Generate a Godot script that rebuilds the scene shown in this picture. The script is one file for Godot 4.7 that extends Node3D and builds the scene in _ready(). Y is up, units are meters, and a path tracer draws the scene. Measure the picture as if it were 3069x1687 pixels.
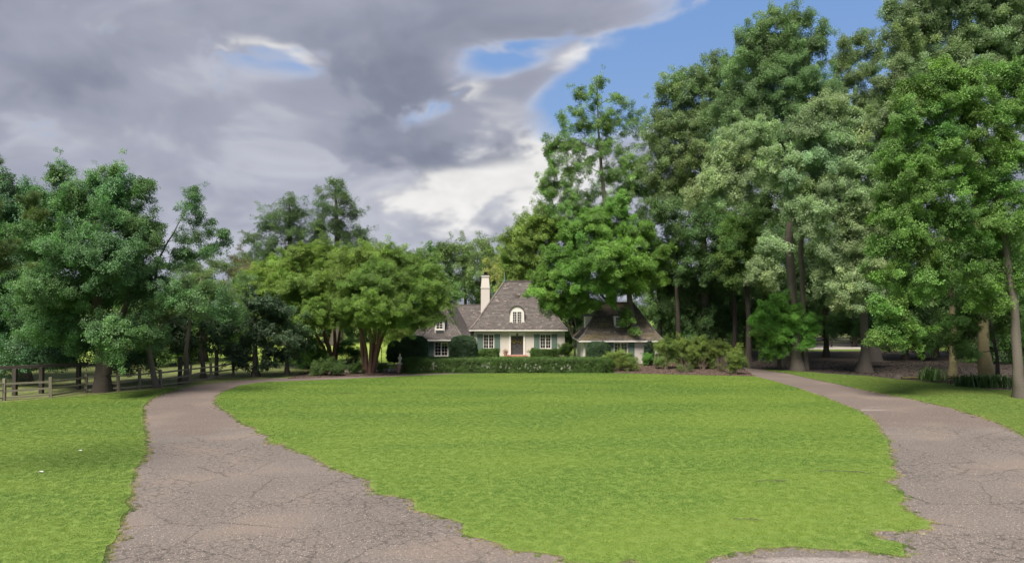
extends Node3D

# A lawn ringed by an old drive, a white cottage with steep shingle roofs behind a clipped hedge, tall trees all round.
# y up, metres, the camera stands over the near drive and looks along -z.

var rng := RandomNumberGenerator.new()
var mats := {}
var leaf_mesh := {}
var used := {}
var sprays := 0


class Builder:
	var v := PackedVector3Array()
	var n := PackedVector3Array()
	var c := PackedColorArray()
	var t := PackedVector2Array()
	var i := PackedInt32Array()
	var o := Vector3.ZERO
	var col := Color.WHITE

	func _init(origin := Vector3.ZERO):
		o = origin

	func vert(p: Vector3, nn: Vector3, uv := Vector2.ZERO) -> int:
		v.append(p - o)
		n.append(nn)
		c.append(col)
		t.append(uv)
		return v.size() - 1

	func tri(a: Vector3, b: Vector3, d: Vector3):   # corners counter-clockwise as seen from outside
		var nn := (b - a).cross(d - a).normalized()
		var k := vert(a, nn)
		vert(b, nn)
		vert(d, nn)
		i.append_array([k, k + 2, k + 1])

	func quad(a: Vector3, b: Vector3, d: Vector3, e: Vector3):
		var nn := (b - a).cross(d - a) + (d - a).cross(e - a)
		nn = nn.normalized()
		var k := vert(a, nn, Vector2(0, 1))
		vert(b, nn, Vector2(1, 1))
		vert(d, nn, Vector2(1, 0))
		vert(e, nn, Vector2(0, 0))
		i.append_array([k, k + 2, k + 1, k, k + 3, k + 2])

	func box(p: Vector3, q: Vector3):
		obox((p + q) / 2.0, (q - p).abs() / 2.0, Basis())

	func obox(m: Vector3, h: Vector3, b: Basis):
		var x := b.x * h.x
		var y := b.y * h.y
		var z := b.z * h.z
		quad(m - x - y + z, m + x - y + z, m + x + y + z, m - x + y + z)
		quad(m + x - y - z, m - x - y - z, m - x + y - z, m + x + y - z)
		quad(m + x - y + z, m + x - y - z, m + x + y - z, m + x + y + z)
		quad(m - x - y - z, m - x - y + z, m - x + y + z, m - x + y - z)
		quad(m - x + y + z, m + x + y + z, m + x + y - z, m - x + y - z)
		quad(m - x - y - z, m + x - y - z, m + x - y + z, m - x - y + z)

	func beam(a: Vector3, b: Vector3, wide: float, high: float):
		var z := (b - a).normalized()
		var x := Vector3.UP.cross(z)
		x = Vector3.RIGHT if x.length() < 0.01 else x.normalized()
		obox((a + b) / 2.0, Vector3(wide / 2, high / 2, a.distance_to(b) / 2), Basis(x, z.cross(x), z))

	func tube(pts: PackedVector3Array, rad: PackedFloat32Array, sides: int, bumps: FastNoiseLite = null, depth := 0.0):
		var first := v.size()
		var m := pts.size()
		var side := Vector3.RIGHT
		for k in m:
			var along := (pts[mini(k + 1, m - 1)] - pts[maxi(k - 1, 0)]).normalized()
			side = (side - along * side.dot(along))
			side = along.cross(Vector3(0.3, 0.2, 1)).normalized() if side.length() < 0.05 else side.normalized()
			var other := along.cross(side)
			for s in sides:
				var a := TAU * s / sides
				var out := side * cos(a) + other * sin(a)
				var r := rad[k]
				if bumps:
					r *= 1.0 + depth * bumps.get_noise_3d(out.x * 2.2 + pts[0].x, pts[k].y * 0.35, out.z * 2.2 + pts[0].z)
				vert(pts[k] + out * r, out)
		for k in m - 1:
			for s in sides:
				var a := first + k * sides + s
				var b := first + k * sides + (s + 1) % sides
				i.append_array([a, a + sides, b, b, a + sides, b + sides])
		if rad[m - 1] > 0.02:
			var top := vert(pts[m - 1], (pts[m - 1] - pts[m - 2]).normalized())
			for s in sides:
				i.append_array([top, first + (m - 1) * sides + (s + 1) % sides, first + (m - 1) * sides + s])

	func mesh() -> ArrayMesh:
		var a := []
		a.resize(Mesh.ARRAY_MAX)
		a[Mesh.ARRAY_VERTEX] = v
		a[Mesh.ARRAY_NORMAL] = n
		a[Mesh.ARRAY_COLOR] = c
		a[Mesh.ARRAY_TEX_UV] = t
		a[Mesh.ARRAY_INDEX] = i
		var m := ArrayMesh.new()
		m.add_surface_from_arrays(Mesh.PRIMITIVE_TRIANGLES, a)
		return m


# ---------------------------------------------------------------- scene tree helpers
func numbered(called: String) -> String:
	used[called] = used.get(called, -1) + 1
	return called if used[called] == 0 else "%s_%03d" % [called, used[called]]


func tag(o: Node, label := "", category := "", group := "", kind := "") -> Node:
	if label: o.set_meta("label", label)
	if category: o.set_meta("category", category)
	if group: o.set_meta("group", group)
	if kind: o.set_meta("kind", kind)
	return o


func thing(called: String, label: String, category: String, at := Vector3.ZERO, group := "") -> Node3D:
	var o := Node3D.new()
	o.name = numbered(called)
	add_child(o)
	o.position = at
	tag(o, label, category, group)
	return o


func put(called: String, m: Mesh, material: Material, parent: Node3D = self, at := Vector3.ZERO) -> MeshInstance3D:
	var o := MeshInstance3D.new()
	o.name = numbered(called) if parent == self else called
	o.mesh = m
	o.material_override = material
	parent.add_child(o, true)
	o.position = at
	return o


func structure(called: String, m: Mesh, material: Material) -> MeshInstance3D:
	var o := put(called, m, material)
	o.set_meta("kind", "structure")
	return o


func many(called: String, m: Mesh, material: Material, buffer: PackedFloat32Array, parent: Node3D = self) -> MultiMeshInstance3D:
	var mm := MultiMesh.new()
	mm.transform_format = MultiMesh.TRANSFORM_3D
	mm.use_colors = true
	mm.mesh = m
	mm.instance_count = buffer.size() / 16
	mm.buffer = buffer
	var o := MultiMeshInstance3D.new()
	o.name = numbered(called) if parent == self else called
	o.multimesh = mm
	o.material_override = material
	parent.add_child(o, true)
	o.set_meta("kind", "stuff")
	return o


func push(buf: PackedFloat32Array, b: Basis, p: Vector3, c: Color):
	buf.append_array([b.x.x, b.y.x, b.z.x, p.x, b.x.y, b.y.y, b.z.y, p.y, b.x.z, b.y.z, b.z.z, p.z, c.r, c.g, c.b, 1.0])


func lin(r: float, g: float, b: float) -> Color:
	return Color(r, g, b).linear_to_srgb()


# ---------------------------------------------------------------- materials
func noise(seed_: int, freq: float, octaves := 4, kind := FastNoiseLite.TYPE_SIMPLEX_SMOOTH) -> FastNoiseLite:
	var f := FastNoiseLite.new()
	f.seed = seed_
	f.frequency = freq
	f.noise_type = kind
	f.fractal_type = FastNoiseLite.FRACTAL_FBM if octaves > 1 else FastNoiseLite.FRACTAL_NONE
	f.fractal_octaves = octaves
	return f


func noise_texture(f: FastNoiseLite, size: int, stops: Array, normal := 0.0) -> NoiseTexture2D:
	var t := NoiseTexture2D.new()
	t.width = size
	t.height = size
	t.seamless = true
	t.seamless_blend_skirt = 0.15
	t.noise = f
	if normal > 0:
		t.as_normal_map = true
		t.bump_strength = normal
	else:
		var g := Gradient.new()
		g.offsets = PackedFloat32Array(stops.map(func(s): return s[0]))
		g.colors = PackedColorArray(stops.map(func(s): return s[1]))
		t.color_ramp = g
	return t


func plain(called: String, c: Color, rough := 0.8, metal := 0.0) -> StandardMaterial3D:
	var m := StandardMaterial3D.new()
	m.resource_name = called
	m.albedo_color = c
	m.roughness = rough
	m.metallic = metal
	mats[called] = m
	return m


func mottled(called: String, a: Color, b: Color, f: FastNoiseLite, scale: Vector3, bump := 0.0, rough := 0.9) -> StandardMaterial3D:
	var m := plain(called, Color.WHITE, rough)
	m.albedo_texture = noise_texture(f, 512, [[0.15, a], [0.5, a.lerp(b, 0.5)], [0.85, b]])
	m.uv1_triplanar = true
	m.uv1_world_triplanar = true
	m.uv1_scale = scale
	if bump > 0:
		m.heightmap_enabled = true
		m.heightmap_texture = m.albedo_texture
		m.heightmap_scale = bump
	return m


func leafy(called: String, back: Color, rough := 0.5) -> StandardMaterial3D:
	var m := plain(called, Color.WHITE, rough)
	m.vertex_color_use_as_albedo = true
	m.backlight_enabled = true
	m.backlight = back
	m.cull_mode = BaseMaterial3D.CULL_DISABLED
	return m


func make_materials():
	leafy("leaf", Color(0.72, 0.8, 0.42), 0.5)
	leafy("grass", Color(0.6, 0.68, 0.3), 0.6)
	var m := plain("tinted", Color.WHITE, 0.85)
	m.vertex_color_use_as_albedo = true
	mottled("bark", lin(0.035, 0.03, 0.024), lin(0.13, 0.11, 0.09), noise(3, 0.03, 5), Vector3(2.6, 0.7, 2.6), 5.0)
	mottled("grey_bark", lin(0.065, 0.058, 0.05), lin(0.21, 0.185, 0.16), noise(4, 0.03, 5), Vector3(2.2, 0.8, 2.2), 4.0)
	mottled("mossy_bark", lin(0.07, 0.068, 0.025), lin(0.2, 0.17, 0.105), noise(5, 0.02, 5), Vector3(1.6, 0.9, 1.6), 4.0)
	mottled("red_bark", lin(0.09, 0.05, 0.034), lin(0.27, 0.165, 0.115), noise(6, 0.02, 4), Vector3(4.0, 0.6, 4.0), 2.5)
	mottled("dark_wood", lin(0.025, 0.022, 0.018), lin(0.07, 0.06, 0.05), noise(7, 0.03, 4), Vector3(3, 0.6, 3), 1.0)
	mottled("fence_wood", lin(0.11, 0.10, 0.075), lin(0.27, 0.25, 0.19), noise(8, 0.03, 4), Vector3(1.2, 2.2, 1.2), 1.5)
	mottled("twig_wood", lin(0.045, 0.035, 0.022), lin(0.09, 0.07, 0.045), noise(9, 0.05, 3), Vector3(3, 3, 3))
	mottled("soil_grass", lin(0.08, 0.14, 0.017), lin(0.115, 0.17, 0.025), noise(11, 0.02, 5), Vector3(0.25, 0.25, 0.25), 2.0)
	mottled("meadow", lin(0.06, 0.085, 0.02), lin(0.13, 0.145, 0.045), noise(12, 0.02, 5), Vector3(0.12, 0.12, 0.12), 3.0)
	mottled("far_field", lin(0.12, 0.19, 0.02), lin(0.2, 0.27, 0.04), noise(13, 0.02, 5), Vector3(0.1, 0.1, 0.1), 3.0)
	mottled("litter", lin(0.018, 0.013, 0.01), lin(0.05, 0.037, 0.028), noise(14, 0.03, 5), Vector3(0.5, 0.5, 0.5), 4.0)  # woodland floor: shade of a closed canopy is put into this dark colour
	mottled("mulch", lin(0.04, 0.026, 0.02), lin(0.11, 0.075, 0.06), noise(15, 0.05, 5), Vector3(0.6, 0.6, 0.6), 4.0)
	mottled("white_brick", lin(0.46, 0.43, 0.41), lin(0.58, 0.55, 0.525), noise(16, 0.02, 5), Vector3(0.7, 1.8, 0.7), 0.5)
	mottled("white_trim", lin(0.58, 0.56, 0.54), lin(0.7, 0.68, 0.66), noise(17, 0.02, 4), Vector3(0.8, 0.8, 0.8), 0.0, 0.6)
	mottled("shutter_paint", lin(0.075, 0.125, 0.108), lin(0.115, 0.175, 0.15), noise(18, 0.02, 4), Vector3(0.8, 2.0, 0.8), 0.0, 0.55)
	mottled("concrete", lin(0.25, 0.23, 0.215), lin(0.4, 0.375, 0.355), noise(19, 0.02, 5), Vector3(0.4, 0.4, 0.4), 0.5)
	mottled("brick_red", lin(0.2, 0.085, 0.06), lin(0.34, 0.17, 0.12), noise(20, 0.05, 4), Vector3(1.5, 3, 1.5), 1.0)
	mottled("stone", lin(0.36, 0.35, 0.31), lin(0.6, 0.58, 0.52), noise(21, 0.03, 4), Vector3(2, 2, 2), 1.0)
	mottled("thatch", lin(0.13, 0.115, 0.06), lin(0.27, 0.235, 0.14), noise(24, 0.05, 4), Vector3(1.5, 1.5, 1.5))
	mottled("moss", lin(0.045, 0.045, 0.014), lin(0.12, 0.10, 0.03), noise(22, 0.03, 4), Vector3(1, 1, 1), 2.0)
	mottled("copper_green", lin(0.07, 0.13, 0.12), lin(0.16, 0.25, 0.22), noise(23, 0.03, 4), Vector3(2, 2, 2), 0.0, 0.5)
	plain("glass", lin(0.02, 0.022, 0.026), 0.06).metallic_specular = 0.7
	plain("door_paint", lin(0.05, 0.05, 0.055), 0.45)
	plain("iron", lin(0.012, 0.014, 0.013), 0.5)
	plain("lantern_metal", lin(0.03, 0.028, 0.025), 0.4, 0.6)
	plain("paper", lin(0.75, 0.76, 0.74), 0.9)


# ---------------------------------------------------------------- leaves
func leaf(b: Builder, p: Vector3, dir: Vector3, up: Vector3, length: float, width: float):
	var side := dir.cross(up).normalized()
	var nn := side.cross(dir).normalized()
	var mid := p + dir * length * 0.45
	var l := mid - side * width * 0.5 + nn * width * 0.16
	var r := mid + side * width * 0.5 + nn * width * 0.16
	var tip := p + dir * length - nn * length * 0.12
	b.tri(p, tip, l)
	b.tri(p, r, tip)


# A spray of leaves on a twig end: flat disc of radius `reach`, its upper side towards +y.
func spray(seed_: int, count: int, reach: float, length: float, width: float, droop: float, thick: float) -> ArrayMesh:
	var r := RandomNumberGenerator.new()
	r.seed = seed_
	var b := Builder.new()
	for k in count:
		var a := r.randf() * TAU
		var q := sqrt(r.randf()) * reach
		var p := Vector3(cos(a) * q, r.randf_range(-1, 1) * thick - q * q * droop * 0.6, sin(a) * q)
		var dir := Vector3(cos(a + r.randfn(0, 0.7)), -droop + r.randfn(0, 0.3), sin(a + r.randfn(0, 0.7))).normalized()
		var up := Vector3(r.randfn(0, 0.45), 1, r.randfn(0, 0.45)).normalized()
		var tone := r.randf_range(0.6, 1.4)
		b.col = Color(tone * r.randf_range(0.9, 1.12), tone, tone * r.randf_range(0.85, 1.1))
		leaf(b, p - dir * length * 0.4, dir, up, length * r.randf_range(0.75, 1.2), width * r.randf_range(0.8, 1.2))
	return b.mesh()


func needles(seed_: int, count: int, length: float, width: float) -> ArrayMesh:
	var r := RandomNumberGenerator.new()
	r.seed = seed_
	var b := Builder.new()
	for k in count:
		var dir := Vector3(r.randfn(0, 0.8), r.randf_range(0.1, 1.3), r.randfn(0, 0.8)).normalized()
		var p := Vector3(r.randfn(0, 0.05), r.randf_range(-0.12, 0.12), r.randfn(0, 0.05))
		var side := dir.cross(Vector3(r.randfn(), r.randfn(), r.randfn())).normalized()
		var tone := r.randf_range(0.7, 1.3)
		b.col = Color(tone, tone, tone)
		b.tri(p - side * width, p + side * width, p + dir * length * r.randf_range(0.7, 1.2))
	return b.mesh()


func grass_patch(seed_: int, blades: int, half: float, high: float, width: float) -> ArrayMesh:
	var r := RandomNumberGenerator.new()
	r.seed = seed_
	var b := Builder.new()
	for k in blades:
		var p := Vector3(r.randf_range(-half, half), -0.01, r.randf_range(-half, half))
		var a := r.randf() * TAU
		var side := Vector3(cos(a), 0, sin(a)) * width * r.randf_range(0.7, 1.3)
		var lean := Vector3(r.randfn(0, 0.5), 1, r.randfn(0, 0.5)).normalized() * high * r.randf_range(0.55, 1.3)
		var bend := Vector3(r.randfn(0, 0.35), -0.25, r.randfn(0, 0.35)) * high
		var tone := r.randf_range(0.85, 1.15)
		b.col = Color(tone * r.randf_range(0.92, 1.1), tone, tone * r.randf_range(0.8, 1.1))
		var mid := p + lean * 0.6
		b.quad(p - side * 0.5, p + side * 0.5, mid + side * 0.4, mid - side * 0.4)
		b.tri(mid - side * 0.4, mid + side * 0.4, p + lean + bend)
	return b.mesh()


func make_leaves():
	for k in 3:
		leaf_mesh["broad%d" % k] = spray(100 + k, 56, 0.46, 0.13, 0.075, 0.18, 0.17)
		leaf_mesh["oak%d" % k] = spray(110 + k, 52, 0.46, 0.19, 0.056, 0.5, 0.2)
		leaf_mesh["fine%d" % k] = spray(120 + k, 60, 0.42, 0.1, 0.05, 0.1, 0.1)
		leaf_mesh["feather%d" % k] = spray(130 + k, 44, 0.5, 0.22, 0.035, 0.25, 0.10)
		leaf_mesh["box%d" % k] = spray(140 + k, 50, 0.16, 0.055, 0.038, 0.0, 0.06)
		leaf_mesh["waxy%d" % k] = spray(150 + k, 24, 0.34, 0.2, 0.09, 0.2, 0.12)
		leaf_mesh["pine%d" % k] = needles(160 + k, 110, 0.24, 0.006)


# ---------------------------------------------------------------- trees
# lobes: x, y, z, r of each bough's mass of leaves, in world metres. A lobe is a shell of clumps, each clump a burst of sprays.
func crown(parent: Node3D, lobes: Array, s: Dictionary) -> Array:
	var bufs := [PackedFloat32Array(), PackedFloat32Array(), PackedFloat32Array()]
	var base := parent.position
	var clumps := []
	var k_: float = s.get("k", 5.5)
	var rc: float = s.get("rc", 0.8)
	var per: int = s.get("m", 12)
	var size: float = s.get("s", 1.0)
	var sy: float = s.get("sy", 0.85)
	var flat: float = s.get("flat", 0.55)
	var inner: float = s.get("inner", 0.2)
	var col: Color = s.col
	var vary: float = s.get("vary", 0.22)
	var upward: float = s.get("up", 0.4)
	var shape := noise(int(absf(base.x * 7 + base.z * 3)) + 900, 0.9, 2)
	var ragged_: float = s.get("ragged", 0.45)
	var gap := noise(int(absf(base.x * 5 + base.z * 11)) + 300, s.get("grain", 0.62), 3)
	var limit: float = s.get("gap", -0.02)
	var rise: float = s.get("rise", 0.15)
	for j in lobes.size() / 4:
		var c := Vector3(lobes[j * 4], lobes[j * 4 + 1], lobes[j * 4 + 2])
		var r: float = lobes[j * 4 + 3] * s.get("grow", 1.0)
		var tone0 := rng.randf_range(1.0 - vary, 1.0 + vary)
		var warm := rng.randfn(0, vary * 0.22)
		for q in maxi(5, int(k_ * 1.5 * r * r / (rc * rc))):
			var dir := Vector3(rng.randfn(), rng.randfn() + 0.15, rng.randfn()).normalized()
			var far := pow(rng.randf(), 0.5 if rng.randf() > inner else 1.0) * (1.0 + ragged_ * shape.get_noise_3dv(dir * r * 0.45 + c)) * 1.05
			var p := c + dir * Vector3(1, sy, 1) * r * far
			if p.y < 0.3 or gap.get_noise_3dv(p) < limit:
				continue
			# a leafy shoot: sprays strung along a short twig that grows outwards
			clumps.append([p, j])
			var tone := tone0 * rng.randf_range(1.0 - vary * 0.8, 1.0 + vary * 0.8)
			var grow := (dir * 0.8 + Vector3.UP * rise + Vector3(rng.randfn(), rng.randfn() * 0.6, rng.randfn()) * 0.5).normalized()
			var shoot := rng.randf() < 0.16        # here and there a long thin one stands out
			var long := rc * (rng.randf_range(2.4, 3.6) if shoot else rng.randf_range(0.9, 2.1))
			for m in int(per * (0.8 if shoot else rng.randf_range(0.6, 1.2))):
				var t := rng.randf()
				var d2 := Vector3(rng.randfn(), rng.randfn() * flat, rng.randfn())
				var at := p + grow * long * (t - 0.25) + d2 * rc * (0.2 if shoot else 0.36) * (1.15 - t)
				var up := (Vector3.UP * upward + d2.normalized() * 0.35 + dir * 0.4 + Vector3(rng.randfn(), rng.randfn(), rng.randfn()) * 0.4).normalized()
				var x := up.cross(Vector3(rng.randfn(), rng.randfn(), rng.randfn())).normalized()
				var sc := size * rng.randf_range(0.7, 1.15) * (1.12 - 0.45 * t)
				var t2 := tone * rng.randf_range(0.8, 1.2)
				push(bufs[rng.randi() % 3], Basis(x * sc, up * sc, x.cross(up) * sc), at - base, Color(col.r * t2 * (1 + warm), col.g * t2, col.b * t2 * (1 - warm)))
	sprays += (bufs[0].size() + bufs[1].size() + bufs[2].size()) / 16
	for k in 3:
		if bufs[k].size():
			many("crown", leaf_mesh[s.leaf + str(k)], mats[s.get("leaf_mat", "leaf")], bufs[k], parent)
	return clumps


func bent(a: Vector3, b: Vector3, steps: int, sag: float, wild: float) -> PackedVector3Array:
	var pts := PackedVector3Array()
	var l := a.distance_to(b)
	for k in steps + 1:
		var q := float(k) / steps
		var p := a.lerp(b, q)
		p.y += sin(q * PI) * sag * l
		if k > 0 and k < steps:
			p += Vector3(rng.randfn(), rng.randfn() * 0.6, rng.randfn()) * wild * l
		pts.append(p)
	return pts


func taper(a: float, b: float, steps: int) -> PackedFloat32Array:
	var r := PackedFloat32Array()
	for k in steps + 1:
		r.append(lerpf(a, b, pow(float(k) / steps, 0.8)))
	return r


# stem: points of the trunk with radii [[Vector3, r], ...]; the first stands on the ground
func tree(called: String, label: String, group: String, stem: Array, lobes: Array, s: Dictionary) -> Node3D:
	var foot: Vector3 = stem[0][0]
	var o := thing(called, label, s.get("category", "tree"), foot, group)
	var bark: Material = mats[s.get("bark", "bark")]
	var bumps := noise(int(absf(foot.x * 31 + foot.z * 17)), 0.9, 3)
	var b := Builder.new(foot)
	var pts := PackedVector3Array()
	var rad := PackedFloat32Array()
	var flare: float = s.get("flare", 1.7)
	for k in stem.size() - 1:
		var p: Vector3 = stem[k][0]
		var q: Vector3 = stem[k + 1][0]
		var steps := 5 if k == 0 else 4
		for u in steps:
			var w := float(u) / steps
			pts.append(p.lerp(q, w) + (Vector3(rng.randfn(), 0, rng.randfn()) * 0.02 if k + u > 0 else Vector3(0, -0.1, 0)))
			var r := lerpf(stem[k][1], stem[k + 1][1], w)
			var y := pts[-1].y - foot.y
			rad.append(r * (1.0 + (flare - 1.0) * exp(-maxf(y, 0.0) / (stem[0][1] * 2.0))))
	pts.append(stem[-1][0])
	rad.append(stem[-1][1])
	b.tube(pts, rad, 14 if stem[0][1] > 0.25 else 8, bumps, 0.28)
	put("trunk", b.mesh(), bark, o)
	for extra in s.get("stems", []):     # more stems of the same foot
		var e := Builder.new(foot)
		var ep := PackedVector3Array()
		var er := PackedFloat32Array()
		for k in extra.size() - 1:
			for u in 4:
				ep.append((extra[k][0] as Vector3).lerp(extra[k + 1][0], u / 4.0) + Vector3(rng.randfn(), 0, rng.randfn()) * 0.02)
				er.append(lerpf(extra[k][1], extra[k + 1][1], u / 4.0))
		ep.append(extra[-1][0])
		er.append(extra[-1][1])
		e.tube(ep, er, 8, bumps, 0.25)
		put("trunk", e.mesh(), bark, o)
	var clumps := crown(o, lobes, s)
	var lb := Builder.new(foot)
	var thick: float = s.get("limb", 0.03)
	var order := range(lobes.size() / 4)
	var reach := []
	for j in order:
		var near := 1e9
		for p in pts: near = minf(near, p.distance_to(Vector3(lobes[j * 4], lobes[j * 4 + 1], lobes[j * 4 + 2])))
		reach.append(near)
	order.sort_custom(func(x, y): return reach[x] < reach[y])
	var drawn := []
	for j in order:
		var c := Vector3(lobes[j * 4], lobes[j * 4 + 1], lobes[j * 4 + 2])
		var r: float = lobes[j * 4 + 3]
		var from := pts[0]
		var from_r := rad[0]
		var best := 1e9
		for k in pts.size():
			var p := pts[k]
			var flat := Vector2(c.x - p.x, c.z - p.z).length()
			var cost := p.distance_to(c) + 0.7 * maxf(0.0, p.y - (c.y - flat * 0.4)) + (8.0 if p.y < foot.y + s.get("clear", 2.0) else 0.0)
			if cost < best:
				best = cost
				from = p
				from_r = rad[k]
		for e in drawn:
			var cost: float = e[0].distance_to(c) * 1.15 + 0.5 * maxf(0.0, e[0].y - c.y)
			if cost < best:
				best = cost
				from = e[0]
				from_r = e[1]
		var w := minf(from_r * 0.72, thick * (r + from.distance_to(c) * 0.3))
		var path := bent(from, c, 6, 0.06, 0.03)
		lb.tube(path, taper(w, w * 0.45, 6), 6)
		drawn.append([path[4], lerpf(w, w * 0.45, 0.66)])
		drawn.append([c, w * 0.45])
		var twigs := 0
		for cl in clumps:
			if cl[1] == j and twigs < s.get("twigs", 9) and rng.randf() < 0.35:
				twigs += 1
				var f := path[rng.randi_range(3, 6)]
				lb.tube(bent(f, cl[0], 3, 0.05, 0.05), taper(w * 0.3, 0.012, 3), 4)
	if lb.v.size():
		put("limbs", lb.mesh(), bark, o)
	return o


# shrubs: a few stems from the foot into each lobe
func shrub(called: String, label: String, group: String, foot: Vector3, lobes: Array, s: Dictionary) -> Node3D:
	var o := thing(called, label, s.get("category", "shrub"), foot, group)
	var b := Builder.new(foot)
	for j in lobes.size() / 4:
		var c := Vector3(lobes[j * 4], lobes[j * 4 + 1], lobes[j * 4 + 2])
		for q in 3:
			var e: Vector3 = c + Vector3(rng.randfn(), rng.randfn(), rng.randfn()) * lobes[j * 4 + 3] * 0.4
			b.tube(bent(foot + Vector3(rng.randfn(), -0.3, rng.randfn()) * 0.12, e, 4, 0.03, 0.03), taper(0.03, 0.008, 4), 5)
	put("stems", b.mesh(), mats.twig_wood, o)
	crown(o, lobes, s)
	return o


# clipped foliage over the surface of a rounded block
func clipped(called: String, label: String, category: String, group: String, c: Vector3, half: Vector3, round: float, s: Dictionary) -> Node3D:
	var foot := Vector3(c.x, 0, c.z)
	var o := thing(called, label, category, foot, group)
	var bufs := [PackedFloat32Array(), PackedFloat32Array(), PackedFloat32Array()]
	var col: Color = s.col
	var f := noise(int(absf(c.x * 13 + c.z * 7)), 0.8, 3)
	var area := 4.0 * (half.x * half.y + half.y * half.z) + 4.0 * half.x * half.z
	var total := int(area * s.get("dense", 60.0))
	var size: float = s.get("s", 1.0)
	var pow_: float = s.get("square", 6.0)
	for k in total:
		var d := Vector3(rng.randf_range(-1, 1), rng.randf_range(-1, 1), rng.randf_range(-1, 1))
		var face := rng.randi() % 100
		# a point on the block's faces, weighed by area, then rounded
		var ax := half.y * half.z
		var ay := half.x * half.z
		var az := half.x * half.y
		var u := rng.randf() * (2 * ax + ay + 2 * az)
		if u < 2 * ax: d.x = signf(d.x)
		elif u < 2 * ax + ay: d.y = 1.0
		else: d.z = signf(d.z)
		var l := pow(pow(absf(d.x), pow_) + pow(absf(d.y), pow_) + pow(absf(d.z), pow_), 1.0 / pow_)
		d /= l
		var nn := Vector3(signf(d.x) * pow(absf(d.x), pow_ - 1), signf(d.y) * pow(absf(d.y), pow_ - 1), signf(d.z) * pow(absf(d.z), pow_ - 1)).normalized()
		var wob := f.get_noise_3d(c.x + d.x * half.x, d.y * half.y, d.z * half.z)
		var p := c + d * half * (1.0 + wob * round) - nn * absf(rng.randfn(0, 0.06))
		if p.y < 0.05: continue
		var up := (nn + Vector3(rng.randfn(), rng.randfn() + 0.5, rng.randfn()) * 0.45).normalized()
		var x := up.cross(Vector3(rng.randfn(), rng.randfn(), rng.randfn())).normalized()
		var sc := size * rng.randf_range(0.75, 1.25)
		var t := rng.randf_range(0.75, 1.25) * (1.0 + wob * 0.35)
		push(bufs[rng.randi() % 3], Basis(x * sc, up * sc, x.cross(up) * sc), p - foot, Color(col.r * t, col.g * t, col.b * t))
	for k in 3:
		many("foliage", leaf_mesh[s.get("leaf", "box") + str(k)], mats.leaf, bufs[k], o)
	var b := Builder.new()
	var steps := 10
	for yy in steps:       # the twiggy mass inside
		for aa in 20:
			var q := []
			for e in [[0, 0], [1, 0], [1, 1], [0, 1]]:
				var th: float = TAU * (aa + e[0]) / 20.0
				var ph: float = -PI / 2 + PI * (yy + e[1]) / steps
				var d := Vector3(cos(th) * cos(ph), sin(ph), -sin(th) * cos(ph))
				var l := pow(pow(absf(d.x), pow_) + pow(absf(d.y), pow_) + pow(absf(d.z), pow_), 1.0 / pow_)
				q.append(Vector3(0, c.y, 0) + d / l * (half - Vector3.ONE * 0.12).max(half * 0.7))
			if q[0].distance_to(q[1]) > 0.001: b.tri(q[0], q[1], q[2])
			if q[2].distance_to(q[3]) > 0.001: b.tri(q[0], q[2], q[3])
	put("twigs", b.mesh(), mats.twig_wood, o)
	return o


# ---------------------------------------------------------------- sky
# Broken stratocumulus: a grey-violet deck with bright rims and openings to blue. Each row of the panorama is computed on its own.
const SKY_W := 3072
const SKY_H := 1536
var sky_noise: Array = []
# tangent-plane places of the openings, bright rims and heavy bellies: u, v, half-width, half-height, turn, amount
var openings := [
	[0.20, 0.34, 0.13, 0.07, 0.35, -1.0], [0.32, 0.40, 0.22, 0.075, 0.1, -1.1], [0.10, 0.265, 0.075, 0.05, 0.3, -1.0], [-0.02, 0.342, 0.05, 0.02, 0.2, -0.95],
	[0.52, 0.36, 0.2, 0.1, 0.0, -0.9], [-0.115, 0.27, 0.045, 0.02, 0.1, -0.85], [-0.37, 0.335, 0.12, 0.03, 0.08, -0.6], [-0.30, 0.335, 0.03, 0.02, 0.5, -0.35],
	[0.03, 0.32, 0.085, 0.02, 0.62, 0.75], [-0.03, 0.25, 0.06, 0.04, 0.2, 0.55], [0.07, 0.415, 0.13, 0.03, 0.1, 0.9], [0.02, 0.19, 0.1, 0.03, 0.0, 0.6],
	[-0.5, 0.3, 0.2, 0.2, 0.0, 0.45], [-0.15, 0.2, 0.2, 0.05, 0.0, 0.5], [-0.1, 0.1, 0.3, 0.07, 0.0, 0.5], [-0.17, 0.33, 0.1, 0.06, 0.0, 0.5],
]
var rims := [
	[-0.085, 0.155, 0.095, 0.024, 0.10, 1.15], [0.02, 0.16, 0.085, 0.026, 0.12, 1.1], [0.075, 0.205, 0.045, 0.020, -0.5, 1.2], [-0.325, 0.362, 0.05, 0.012, -0.15, 1.0], [-0.395, 0.35, 0.02, 0.006, 0.0, 0.6],
	[0.125, 0.385, 0.045, 0.016, 0.1, 0.55], [0.082, 0.36, 0.03, 0.012, 0.5, 0.75], [-0.048, 0.302, 0.018, 0.013, -0.2, 1.0], [-0.01, 0.27, 0.03, 0.022, 0.6, 0.55], [0.02, 0.235, 0.05, 0.03, 0.3, 0.35],
	[0.25, 0.28, 0.03, 0.02, 0.6, 0.6], [0.1, 0.14, 0.1, 0.03, 0.0, 0.4], [-0.04, 0.12, 0.17, 0.045, 0.0, 0.42],
]
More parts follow.
